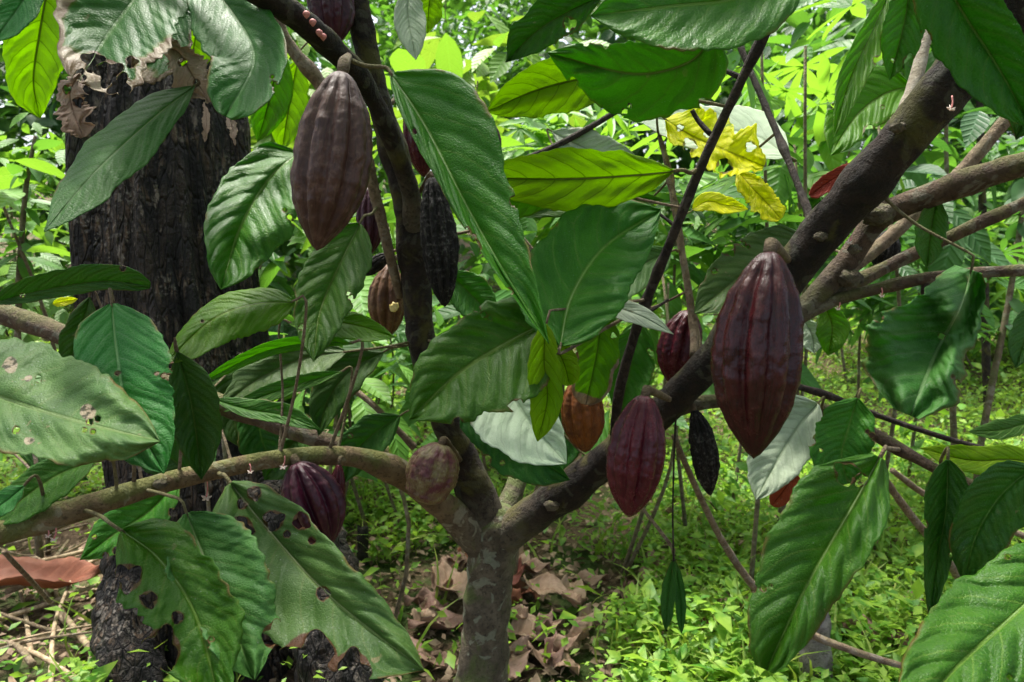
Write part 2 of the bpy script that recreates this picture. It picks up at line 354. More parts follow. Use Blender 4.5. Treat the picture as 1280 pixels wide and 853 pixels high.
def gm(name, c1, c2, t, tf=.4, rough=.5, veins=False): return flat_mat(name, c1, c2, rough, 25, .3, True, t, tf, veins)
GM = {
 'bright': gm('foliage_bright', (.055, .165, .020), (.125, .27, .030), (.24, .48, .03), .36, .5, True),
 'lime': gm('foliage_lime', (.08, .19, .018), (.17, .28, .025), (.26, .44, .03), .34, .5, True),
 'mid': gm('foliage_mid', (.030, .11, .020), (.070, .18, .030), (.16, .40, .03), .36, .5, True),
 'dark': gm('foliage_dark', (.016, .062, .018), (.038, .110, .026), (.08, .24, .025), .32, .5, True),
 'fan': gm('foliage_fan', (.05, .17, .018), (.12, .28, .028), (.26, .52, .03), .4),
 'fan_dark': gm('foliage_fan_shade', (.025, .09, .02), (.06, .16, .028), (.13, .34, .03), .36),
 'wood': gm('foliage_far', (.022, .08, .016), (.075, .18, .030), (.14, .36, .03), .34),
 'cover': gm('foliage_ground_cover', (.055, .18, .018), (.24, .38, .045), (.34, .58, .05), .4),
 'pale': gm('foliage_pale', (.08, .18, .05), (.19, .30, .11), (.25, .45, .09), .36, .5, True),
}
STEM = bark_mat('shrub_stem', (.11, .085, .05), (.20, .16, .10), (.3, .3, .24), .4, (.08, .12, .03), .4)

def shrub(name, label, cat, px, py, d, rx, ry, n, size, mat, kind='ovate', stems=5, group=None, sd=0):
    """a plant whose crown fills an ellipsoid centred where the photo shows it; stems reach down to the ground"""
    r = np.random.default_rng(100+sd); c = P(px, py, d); wx, wz = rx*d/F, ry*d/F
    base = np.array([c[0], c[1], float(gz(c[0], c[1]))]); root = tag(empty(name, base), label, cat, group)
    nc = max(5, n//14); u = r.normal(size=(nc, 3)); u /= np.linalg.norm(u, axis=1)[:, None]
    cl = c+u*(r.random(nc)**.45)[:, None]*np.array([wx, .55*(wx+wz)*.7, wz])
    cl[:, 2] = np.maximum(cl[:, 2], gz(cl[:, 0], cl[:, 1])+.03)
    ids = r.integers(0, nc, n); pos = cl[ids]+r.normal(size=(n, 3))*size*.75
    pos[:, 2] = np.maximum(pos[:, 2], gz(pos[:, 0], pos[:, 1])+.02)
    # nothing of it grows through the stump or across the near lower left
    vx = pos-np.array([0, 0, CZ]); dz = vx[:, 1]*cp-vx[:, 2]*sp_; qx = 640+F*vx[:, 0]/dz; qy = 426.5-F*(vx[:, 1]*sp_+vx[:, 2]*cp)/dz
    ok = ~((dz < 2.05) & (((qx > 60) & (qx < 345) & (qy < 440)) | ((qx < 420) & (qy > 545)))); pos, ids = pos[ok], ids[ok]; n = len(pos)
    dirv = pos-cl[ids]+np.array([0, -.3*size, .2*size]); az = np.arctan2(dirv[:, 1], dirv[:, 0])+r.normal(size=n)*.5
    V, Fc = scatter(pos, size*r.uniform(.6, 1.15, n), az, r.normal(-.25, .45, n), r.normal(0, .45, n), kind)
    T = TPL[kind][0]; uvt = np.tile(np.stack([T[:, 0], T[:, 1]/.42+.5], -1), (len(pos), 1))
    mesh('foliage', V, Fc, mat, root, base, uvt)
    tb = []
    for k in range(min(nc, stems)):
        e = cl[k]; m_ = base+(e-base)*.5+r.normal(size=3)*.06*np.array([1, 1, 0])
        st = base+r.normal(size=3)*.03*np.array([1, 1, 0])-np.array([0, 0, .05])
        cv = catmull([st, m_, e], 10); tb.append(tube(cv, np.linspace(.006, .003, 10)*(1+.6*wz), 6))
    V, Fc = join(tb); mesh('stem', V, Fc, STEM, root, base)
    return root
SH = [
 ('leafy_plant', 'light green small-leaved plant left of the black stump', 'plant', 35, 250, 2.6, 75, 120, 240, .10, 'bright', 'ovate'),
 ('leafy_plant', 'pale leafy plant low beside the left foot of the stump, under the grey branch', 'plant', 45, 400, 2.3, 85, 80, 190, .09, 'pale', 'ovate'),
 ('shrub', 'yellow-green shrub glowing just right of the stump top', 'shrub', 320, 110, 2.5, 75, 110, 200, .14, 'lime', 'ovate'),
 ('shrub', 'lime-yellow shrub in the sunny gap above the centre leaves', 'shrub', 590, 110, 2.7, 70, 100, 130, .20, 'lime', 'ovate'),
 ('shrub', 'fresh green shrub behind the forked middle branch', 'shrub', 440, 340, 2.6, 95, 120, 260, .13, 'bright', 'ovate'),
 ('shrub', 'dark green shrub filling the shade behind the left leaves', 'shrub', 345, 430, 2.4, 80, 110, 240, .14, 'dark', 'ovate'),
 ('shrub', 'mid green shrub behind the large centre leaves', 'shrub', 610, 390, 3.0, 110, 100, 300, .13, 'mid', 'ovate'),
 ('shrub', 'pale green shrub behind the thin dark twig', 'shrub', 790, 390, 3.1, 110, 100, 300, .12, 'bright', 'ovate'),
 ('cassava_plant', 'bright fan-leaved plant at the top, behind the dark twig', 'plant', 975, 80, 1.5, 60, 60, 16, .19, 'fan', 'palmate'),
 ('cassava_plant', 'finger-leaved plant behind the horizontal lime leaf', 'plant', 720, 190, 2.2, 100, 80, 70, .16, 'fan', 'palmate'),
 ('cassava_plant', 'finger-leaved plant under the ragged yellow leaf', 'plant', 940, 290, 2.1, 80, 75, 80, .15, 'fan_dark', 'palmate'),
 ('shrub', 'broad-leaved green shrub behind the top of the thick right branch', 'shrub', 1090, 90, 3.6, 95, 120, 170, .28, 'mid', 'ovate'),
 ('cassava_plant', 'shaded finger-leaved plant behind the right-hand branches', 'plant', 1210, 260, 4.6, 120, 85, 150, .30, 'fan_dark', 'palmate'),
 ('shrub', 'green shrub low in the gap below the right-hand branches', 'shrub', 1190, 390, 4.6, 150, 50, 420, .13, 'mid', 'ovate'),
 ('shrub', 'big-leaved plant in the gap right of the black dried pod', 'shrub', 575, 175, 1.9, 55, 70, 30, .20, 'bright', 'ovate'),
 ('shrub', 'big-leaved plant behind the pale leaf by the dark red pod', 'shrub', 790, 320, 1.75, 80, 60, 40, .19, 'mid', 'ovate'),
 ('shrub', 'big-leaved plant in the shade behind the crumpled bluish leaf', 'shrub', 1130, 200, 1.9, 110, 90, 34, .20, 'dark', 'ovate'),
 ('shrub', 'big-leaved plant between the stump and the middle branch', 'shrub', 375, 400, 1.7, 60, 90, 42, .17, 'mid', 'ovate'),
 ('shrub', 'big-leaved plant behind the lower grey branch, in front of the stump', 'shrub', 310, 470, 1.42, 60, 45, 22, .15, 'mid', 'ovate'),
 ('shrub', 'fresh big-leaved plant close left of the middle branch', 'shrub', 440, 455, 1.5, 45, 55, 24, .14, 'bright', 'ovate'),
 ('shrub', 'leafy plant just behind the middle branch and the twin black and brown pods', 'shrub', 470, 250, 2.0, 60, 90, 50, .13, 'bright', 'ovate'),
 ('shrub', 'leafy plant low between the left branch and the middle branch', 'shrub', 500, 480, 2.1, 60, 60, 44, .11, 'mid', 'ovate'),
 ('shrub', 'leafy plant behind the long dark twig', 'shrub', 720, 310, 2.0, 90, 70, 60, .13, 'mid', 'ovate'),
 ('shrub', 'leafy plant behind the top of the largest pod', 'shrub', 880, 300, 2.0, 80, 80, 60, .13, 'bright', 'ovate'),
 ('shrub', 'leafy plant between the stump and the highest pod', 'shrub', 335, 270, 2.1, 40, 90, 36, .12, 'bright', 'ovate'),
 ('shrub', 'leafy plant behind the fan of right-hand branches', 'shrub', 1160, 320, 2.4, 110, 60, 80, .14, 'mid', 'ovate'),
 ('cassava_plant', 'finger-leaved plant in the shade between the right-hand branches', 'plant', 1080, 330, 2.3, 80, 60, 40, .15, 'fan_dark', 'palmate'),
 ('shrub', 'tall weeds right of the hanging pair of narrow leaves', 'shrub', 900, 620, 2.3, 70, 70, 90, .07, 'bright', 'ovate'),
 ('shrub', 'tall weeds at the right, behind the two dark hanging leaves', 'shrub', 1150, 560, 2.6, 80, 60, 100, .07, 'bright', 'ovate'),
 ('shrub', 'big-leaved plant at the left edge above the grey branch', 'shrub', 20, 200, 1.9, 55, 90, 22, .19, 'bright', 'ovate'),
 ('shrub', 'big-leaved plant low behind the centre leaves, above the fork', 'shrub', 640, 420, 1.75, 80, 60, 40, .16, 'mid', 'ovate'),
 ('shrub', 'big-leaved bright plant at the top between the two hanging dark leaves', 'shrub', 1000, 170, 1.9, 70, 60, 20, .20, 'bright', 'ovate'),
 ('shrub', 'bright shrub at the far side of the clearing behind the large maroon pod', 'shrub', 1010, 345, 4.2, 120, 75, 330, .15, 'bright', 'ovate'),
 ('shrub', 'bright shrub at the far side of the clearing at the right edge', 'shrub', 1250, 345, 3.9, 120, 70, 330, .14, 'bright', 'ovate'),
 ('shrub', 'leafy shrub at the far side of the clearing behind the medium crimson pod', 'shrub', 800, 380, 4.4, 130, 85, 360, .14, 'mid', 'ovate'),
 ('shrub', 'light green shrub at the far side of the clearing left of the trunk', 'shrub', 470, 470, 3.6, 110, 80, 300, .12, 'bright', 'ovate'),
 ('young_tree', 'fine-leaved pale green tree far back at top centre', 'tree', 560, 60, 6.5, 120, 130, 1500, .10, 'mid', 'ovate'),
 ('young_tree', 'dark tree far back behind the top centre leaves', 'tree', 850, 120, 7.5, 190, 170, 1500, .22, 'dark', 'ovate'),
 ('young_tree', 'green tree far back behind the stump', 'tree', 160, 120, 6.6, 220, 190, 1200, .22, 'dark', 'ovate'),
 ('young_tree', 'dark tree far back at the upper right', 'tree', 1170, 130, 7.2, 230, 190, 1700, .22, 'dark', 'ovate'),
 ('young_tree', 'tall green tree far back behind the forked middle branch', 'tree', 400, 180, 7.0, 170, 200, 1400, .22, 'mid', 'ovate'),
]
for i, (nm_, lb, ct, px, py, d, rx, ry, n, sz, mt, kd) in enumerate(SH):
    shrub(nm_, lb, ct, px, py, d, rx, ry, n, sz, GM[mt], kd, sd=i, stems=1 if d > 1.8 else 2, group='plants growing behind the cacao tree')

# far wood: nobody could count it
n = 44000; a = rng.uniform(-1.15, 1.15, n); dist = rng.uniform(7.5, 13, n)
pos = np.stack([np.sin(a)*dist, np.cos(a)*dist, np.zeros(n)], -1)
pos[:, 2] = gz(pos[:, 0], pos[:, 1])+rng.random(n)**.8*(2.0+.8*(dist-6))*(1+.25*np.sin(a*9+dist))
V, Fc = scatter(pos, rng.uniform(.12, .3, n), rng.uniform(0, 6.28, n), rng.normal(-.3, .5, n), rng.normal(0, .6, n), 'ovate')
tag(mesh('far_wood', V, Fc, GM['wood']), 'dense green wood far behind the clearing', 'wood', kind='stuff')

# ground cover + grass (stuff)
def spread(n, d0, d1, halfw=.95, power=1.0):
    d = d0*(d1/d0)**(rng.random(n)**power); x = rng.uniform(-halfw, halfw, n)*d
    return x, d
def keep(x, y):
    """bare litter patch round the trunk and by the stump"""
    k = ((x+.03)/.38)**2+((y-1.55)/.46)**2
    k2 = ((x+1.2)/.55)**2+((y-1.75)/.7)**2
    nzv = np.array([noise.noise(Vector((a*3, b_*3, 9))) for a, b_ in zip(x, y)])
    k3 = ((x+.42)/.40)**2+((y-1.35)/.45)**2
    patch = np.array([noise.noise(Vector((a*1.7, b_*1.7, 4)))+.5*noise.noise(Vector((a*5, b_*5, 4))) for a, b_ in zip(x, y)])
    return ((np.minimum(np.minimum(k, k2), k3)+nzv*.9 > 1.0) & (patch < .42)) | (rng.random(len(x)) < .06)
x, y = spread(125000, 1.15, 9); kp = keep(x, y); x, y = x[kp], y[kp]; n = len(x)
cl = np.array([noise.noise(Vector((a*4, b_*4, 0))) for a, b_ in zip(x, y)])
z = gz(x, y)+.01+rng.random(n)**1.4*(.07+.09*np.clip(cl+.3, 0, 1))*(1+.15*y)
V, Fc = scatter(np.stack([x, y, z], -1), np.clip(rng.lognormal(-3.68, .42, n), .008, .075)*(1+.10*np.clip(y-2, 0, 6)), rng.uniform(0, 6.28, n), rng.normal(.0, .45, n), rng.normal(0, .4, n), 'small')
tag(mesh('ground_cover', V, Fc, GM['cover']), 'low bright green leafy ground cover over the clearing', 'ground cover', kind='stuff')
x, y = spread(7500, 1.2, 7); kp = keep(x, y); x, y = x[kp], y[kp]; n = len(x)
V, Fc = scatter(np.stack([x, y, gz(x, y)-.005], -1), rng.uniform(.07, .24, n), rng.uniform(0, 6.28, n), rng.normal(.0, .3, n), rng.normal(0, .3, n), 'blade')
tag(mesh('grass', V, Fc, gm('grass_blades', (.09, .19, .02), (.30, .36, .08), (.35, .5, .05), .35)), 'thin grass blades standing through the ground cover', 'grass', kind='stuff')
# crumbled litter
n = 5200; x = np.r_[rng.normal(-.05, .38, n//4), rng.normal(-1.2, .5, n//4), rng.uniform(-1.5, 2.2, n//2)]; y = np.r_[rng.normal(1.65, .45, n//4), rng.normal(1.7, .5, n//4), rng.uniform(1.2, 4, n//2)]
V, Fc = scatter(np.stack([x, y, gz(x, y)+.012+rng.random(n)*.012], -1), rng.uniform(.012, .045, n), rng.uniform(0, 6.28, n), rng.normal(0, .25, n), rng.normal(0, .5, n), 'small')
tag(mesh('leaf_litter', V, Fc, gm('litter_crumbs', (.11, .07, .045), (.34, .25, .17), (.2, .12, .06), .1, .8)), 'crumbled dry leaf litter on the soil', 'litter', kind='stuff')

# ------------------------------------------------------------------ black stump
def stump():
    d = 1.68; nz_, na = 90, 150
    ctr = catmull([(205, 60, d), (205, 200, d), (215, 350, d), (245, 520, d), (290, 700, d-.03), (305, 860, d-.05)], nz_)
    hw = np.interp(np.linspace(0, 1, nz_), [0, .12, .3, .55, .75, .9, 1], [84, 100, 106, 104, 108, 130, 150])
    V = np.zeros((nz_, na, 3)); a = np.linspace(0, 2*np.pi, na, endpoint=False)
    for i in range(nz_):
        c = P(*ctr[i]); r = hw[i]*d/F; t = i/(nz_-1)
        for j in range(na):
            ca, sa = math.cos(a[j]), math.sin(a[j])
            g_ = noise.noise(Vector((ca*3.2, sa*3.2, t*1.1)))*.17+noise.noise(Vector((ca*8, sa*8, t*2.2)))*.12+noise.noise(Vector((ca*20, sa*20, t*5)))*.06
            but = .22*t**3*max(0, math.cos(3*a[j]+.6))
            top = 0
            rr = r*(1+g_+but)
            V[i, j] = (c[0]+ca*rr, c[1]+sa*rr*.8, c[2])
    # ragged broken rim
    for j in range(na):
        jag = noise.noise(Vector((math.cos(a[j])*4, math.sin(a[j])*4, 7)))*.10+noise.noise(Vector((math.cos(a[j])*14, math.sin(a[j])*14, 2)))*.06
        for i in range(10): V[i, j, 2] += jag*(1-i/10)
    inner = []
    c = V[0].mean(0)
    for k, (s, dz) in enumerate([(.82, -.03), (.6, -.12), (.3, -.2), (.02, -.24)]):
        q = c+(V[0]-c)*s; q[:, 2] = V[0, :, 2]*s+c[2]*(1-s)+dz; inner.append(q)
    VV = np.concatenate([np.array(inner[::-1]), V], 0)
    b = NB('charred_wood'); g = b.n('TexCoord').outputs['Object']
    gs = b.mapping(g, (1, 1, .16)); n1 = b.noise(gs, 22, 6, .65); n2 = b.noise(gs, 70, 5, .65); n3 = b.noise(g, 9, 4); n4 = b.noise(g, 90, 3)
    c_ = b.mix(b.ss(n1, .42, .62), (.004, .0035, .003), (.028, .020, .014)); c_ = b.mix(b.math('MULTIPLY', b.math('MULTIPLY', b.ss(n2, .5, .6), b.ss(n3, .42, .6)), .85), c_, (.13, .085, .052))
    c_ = b.mix(b.math('MULTIPLY', b.math('MULTIPLY', b.ss(n4, .52, .6), b.ss(n3, .5, .62)), .7), c_, (.22, .20, .17))
    c_ = b.mix(b.math('MULTIPLY', b.ss(b.noise(g, 6, 3), .58, .7), .45), c_, (.05, .06, .015))
    ck = b.vor(b.mapping(g, (1, 1, .13)), 62, 'DISTANCE_TO_EDGE'); ckm = b.ss(ck, .0, .10)
    c_ = b.mix(b.math('MULTIPLY', b.math('SUBTRACT', 1.0, ckm), .6), c_, (.003, .003, .003))
    c_ = b.mix(b.math('MULTIPLY', b.math('MULTIPLY', b.ss(b.noise(b.mapping(g, (1, 1, .3)), 40, 5, .7), .56, .64), b.ss(b.noise(g, 5, 2), .45, .6)), .8), c_, (.24, .20, .16))
    h = b.math('ADD', b.math('MULTIPLY', n1, 1.0), b.math('MULTIPLY', n2, .5)); h = b.math('ADD', h, b.math('MULTIPLY', ckm, .35)); h = b.math('ADD', h, b.math('MULTIPLY', n4, .3))
    m = b.done(b.bsdf(c_, .75, .35, b.bump(h, 1, .05)))
    base = np.array([V[-1].mean(0)[0], V[-1].mean(0)[1], 0])
    o = mesh('tree_stump', VV, grid_faces(len(VV), na, True), m, None, base)
    for pts in ([(330, 600, 1.60, 60), (385, 700, 1.50, 52), (412, 790, 1.42, 46), (425, 880, 1.36, 50), (430, 960, 1.30, 54)], [(200, 620, 1.58, 60), (172, 720, 1.50, 42), (165, 800, 1.42, 40), (168, 900, 1.34, 44)]):
        cc = catmull(pts, 60); C3 = P(cc[:, 0], cc[:, 1], cc[:, 2]); Vr, Fr = tube(C3, cc[:, 3]*cc[:, 2]/F, 40, .28, pts[0][0], 14)
        mesh('root', Vr, Fr, m, o, base)
    tag(o, 'thick charred black tree stump with a broken top, behind the left leaves', 'stump')
stump()

# ------------------------------------------------------------------ the cacao tree
root = tag(empty('cacao_tree', P(600, 985, 1.15)), 'cacao tree with forking brown branches and large hanging leaves', 'tree')
BR = []   # samples of every branch for leaf stalks
def branch(name, pts, mat, k=16, n=70, rough=.13, fs=30, label=None, store=True, knots=0):
    c = catmull(pts, n); C3 = P(c[:, 0], c[:, 1], c[:, 2]); r = c[:, 3]*c[:, 2]/F
    rs = np.random.default_rng(int(abs(pts[0][0]*7+pts[0][1])))
    for q in range(knots):
        i = rs.integers(3, n-3); r = r*(1+rs.uniform(.10, .28)*np.exp(-((np.arange(n)-i)/1.6)**2))
    V, Fc = tube(C3, r, k, rough, pts[0][0], fs)
    o = mesh(name, V, Fc, mat, root, C3[0])
    if label: o['label'] = label
    if store: BR.append(np.c_[C3, r])
    return o
D0 = 1.15
branch('trunk', [(592, 1000, D0, 52), (598, 900, D0, 42), (603, 840, D0, 33), (608, 760, D0, 29), (614, 700, D0, 30), (618, 655, D0, 33), (620, 632, D0, 20)], TRUNKM, 32, 90, .14, 22)
branch('branch', [(612, 690, D0, 24), (585, 660, 1.13, 22), (545, 626, 1.10, 17), (500, 592, 1.05, 15), (440, 571, .98, 12.5), (350, 573, .90, 11), (270, 588, .85, 11.5), (190, 608, .80, 13), (100, 636, .75, 15), (0, 666, .70, 16), (-120, 705, .64, 18), (-320, 740, .58, 18), (-600, 760, .54, 15)], BARK_L, 20, 110, .07, 40, knots=4)
branch('branch', [(618, 690, D0, 24), (600, 630, 1.14, 24), (575, 570, 1.13, 21), (555, 515, 1.12, 19), (528, 430, 1.10, 18), (520, 350, 1.09, 19), (516, 290, 1.08, 19), (500, 215, 1.06, 17), (478, 140, 1.04, 15), (460, 70, 1.02, 15), (440, -40, 1.0, 15), (430, -200, .98, 14), (440, -420, .98, 11)], BARK_D, 20, 110, .13, 40, knots=6)
branch('branch', [(516, 300, 1.08, 14), (514, 245, 1.04, 12), (490, 175, .98, 11), (458, 110, .92, 12), (420, 65, .86, 14), (375, 25, .80, 16), (310, -20, .74, 18), (200, -90, .68, 19), (40, -200, .66, 18), (-120, -330, .66, 14)], BARK_D, 18, 80, .12, 50, knots=5)
branch('branch', [(500, 372, 1.10, 5), (485, 310, 1.06, 6.5), (468, 240, 1.03, 7), (452, 180, 1.0, 7), (400, 105, .98, 7.5), (352, 42, .96, 8), (330, -20, .94, 8)], TWIG, 12, 60, .12, 60, knots=4)
branch('branch', [(615, 680, D0, 26), (660, 648, 1.12, 23), (710, 612, 1.09, 22), (765, 570, 1.05, 21), (830, 512, 1.0, 20), (890, 450, .95, 21), (960, 375, .89, 24), (1030, 288, .83, 26), (1100, 208, .77, 28), (1170, 125, .73, 30), (1230, 55, .70, 33), (1310, -40, .66, 36), (1420, -190, .63, 34), (1540, -380, .62, 28), (1640, -600, .62, 20)], BARK_D, 26, 130, .09, 36, knots=4)
branch('branch', [(960, 400, .93, 14), (1005, 385, .93, 15), (1055, 330, .92, 14), (1100, 272, .90, 15), (1160, 245, .86, 15), (1230, 220, .82, 15.5), (1300, 200, .78, 16), (1400, 175, .75, 15), (1560, 120, .74, 12), (1750, 30, .74, 8)], BARK, 18, 80, .14, 40, knots=5)
branch('branch', [(985, 400, .94, 13), (1040, 368, .94, 12), (1110, 333, .95, 8), (1180, 300, .93, 7.5), (1240, 272, .9, 7.5), (1340, 230, .88, 7), (1500, 190, .88, 5), (1650, 130, .88, 3)], BARK, 14, 60, .12, 50, knots=5)
branch('branch', [(985, 402, .93, 12), (1040, 377, .92, 8), (1110, 358, .90, 7), (1180, 345, .87, 6.5), (1290, 338, .84, 6.5), (1380, 342, .82, 5.5), (1560, 370, .82, 4), (1700, 400, .82, 2.5)], BARK, 12, 60, .10, 60, knots=5)
branch('branch', [(1035, 350, .95, 12), (1090, 315, .97, 9), (1150, 262, .98, 8), (1210, 205, .98, 7.5), (1278, 125, .97, 8), (1340, 45, .96, 7), (1440, -80, .96, 5), (1520, -200, .96, 4)], TWIG, 14, 60, .13, 50, knots=4)
branch('branch', [(1045, 300, .86, 8), (1062, 262, .88, 10), (1098, 205, .90, 9), (1135, 130, .92, 9), (1158, 40, .94, 7), (1165, -30, .95, 6)], PALEW, 14, 50, .10, 60)
branch('branch', [(830, 515, 1.02, 12), (880, 503, 1.0, 9), (940, 502, .98, 7.5), (1000, 506, .95, 7), (1060, 524, .92, 7), (1130, 565, .88, 6.5), (1200, 600, .84, 6.5), (1300, 642, .8, 7), (1400, 690, .78, 6), (1520, 720, .78, 4)], BARK, 12, 70, .10, 60, knots=7)
branch('branch', [(880, 470, .98, 5), (960, 476, .98, 4.5), (1030, 493, .98, 4), (1110, 524, .98, 3.5), (1200, 553, .97, 3.5), (1300, 577, .96, 3.5), (1440, 600, .96, 2.5)], TWIG_D, 10, 60, .10, 80, knots=6)
branch('branch', [(768, 545, 1.04, 6), (776, 480, 1.0, 6.5), (803, 390, .95, 6), (845, 285, .90, 6), (880, 200, .86, 6), (925, 105, .82, 6), (968, 18, .78, 5.5), (1000, -50, .75, 5)], TWIG_D, 12, 70, .13, 70, knots=6)
branch('branch', [(868, 445, .97, 6), (866, 400, 1.0, 5), (850, 300, 1.02, 4.5), (836, 215, 1.04, 4), (824, 170, 1.05, 3)], TWIG, 10, 50, .12, 80, knots=5)
branch('branch', [(1015, 295, .86, 6), (1010, 265, .88, 4.5), (985, 200, .92, 4), (960, 140, .95, 4), (930, 70, .98, 3.5), (915, 20, 1.0, 3)], TWIG_D, 10, 50, .12, 80, knots=5)
branch('branch', [(505, 285, 1.08, 3), (560, 250, 1.15, 3), (630, 212, 1.2, 4), (700, 180, 1.2, 4), (765, 143, 1.2, 3.5), (790, 125, 1.2, 3)], TWIG_D, 10, 50, .10, 80)
branch('branch', [(535, 610, 1.10, 12), (480, 590, 1.12, 11), (430, 560, 1.12, 10), (370, 540, 1.12, 11), (310, 518, 1.12, 11), (262, 500, 1.13, 10), (150, 455, 1.15, 11), (70, 415, 1.17, 13), (-20, 388, 1.2, 14), (-200, 350, 1.22, 12), (-420, 300, 1.25, 8)], BARK, 16, 80, .13, 40, knots=5)
branch('branch', [(618, 665, 1.20, 15), (640, 620, 1.24, 13), (654, 575, 1.28, 11), (668, 520, 1.32, 9), (690, 430, 1.36, 7), (705, 330, 1.4, 5)], TRUNKM, 14, 60, .12, 40)
branch('branch', [(518, 560, 1.14, 5), (490, 530, 1.13, 4), (465, 505, 1.13, 4), (440, 485, 1.14, 3.5)], TWIG, 10, 30, .10, 80)
# twigs that carry the leaves beyond the top and right edges of the picture
for pts in ([(310, -20, .74, 9), (200, -60, .8, 7), (90, -50, .82, 5), (-20, -30, .84, 4)],
            [(1000, -50, .75, 5), (930, -40, .72, 5), (850, -60, .72, 4), (730, -30, .76, 3), (640, -30, .8, 3)],
            [(440, -40, 1.0, 8), (500, -50, 1.0, 6), (580, -40, 1.05, 4)],
            [(1310, -40, .66, 20), (1240, -60, .66, 9), (1130, -50, .7, 5), (1080, -40, .8, 4)],
            [(1300, 642, .8, 7), (1340, 640, .78, 6), (1400, 660, .74, 5)]):
    branch('branch', pts, TWIG, 10, 30, .1, 60)

# the rest of the crown, above the picture: real leaves that shade the tree
r_ = np.random.default_rng(5); nc = 380
cp_ = np.stack([r_.uniform(-1.5, 1.5, nc), r_.uniform(-.9, 1.6, nc), np.zeros(nc)], -1); cp_[:, 2] = 1.52+.30*np.clip(cp_[:, 1], 0, 2)+r_.random(nc)*.75
V, Fc = scatter(cp_, r_.uniform(.16, .30, nc), r_.uniform(0, 6.28, nc), r_.normal(-.45, .35, nc), r_.normal(0, .4, nc), 'ovate')
tag(mesh('crown', V, Fc, gm('crown_leaves', (.025, .09, .022), (.05, .15, .03), (.16, .42, .03), .35), root, P(600, 985, 1.15)), kind='stuff')

PROF = {
 'std':  ([0, .04, .12, .25, .42, .60, .75, .86, .93, .97, 1], [.03, .22, .52, .82, .99, .97, .80, .52, .26, .10, .0]),
 'wide': ([0, .03, .10, .22, .40, .58, .74, .87, .95, 1], [.06, .36, .70, .93, 1, .94, .78, .50, .22, .0]),
 'obov': ([0, .05, .15, .3, .5, .68, .82, .92, .97, 1], [.03, .18, .38, .66, .92, 1, .84, .45, .16, .0]),
 'early': ([0, .03, .08, .18, .30, .45, .62, .80, .92, 1], [.08, .42, .74, .97, 1, .88, .66, .38, .16, .0]),
 'tri': ([0, .08, .25, .45, .65, .82, .93, 1], [.25, .42, .55, .78, 1, .95, .6, .25]),
 'long': ([0, .05, .15, .3, .5, .7, .85, .95, 1], [.15, .45, .8, 1, 1, .8, .62, .45, .2]),
 'strap': ([0, .05, .15, .35, .6, .8, .92, 1], [.05, .4, .75, 1, 1, .8, .45, .0]),
 'blunt': ([0, .04, .12, .25, .45, .65, .82, .93, .98, 1], [.04, .3, .62, .9, 1, .98, .88, .66, .38, .2]),
}
NLEAF = [0]
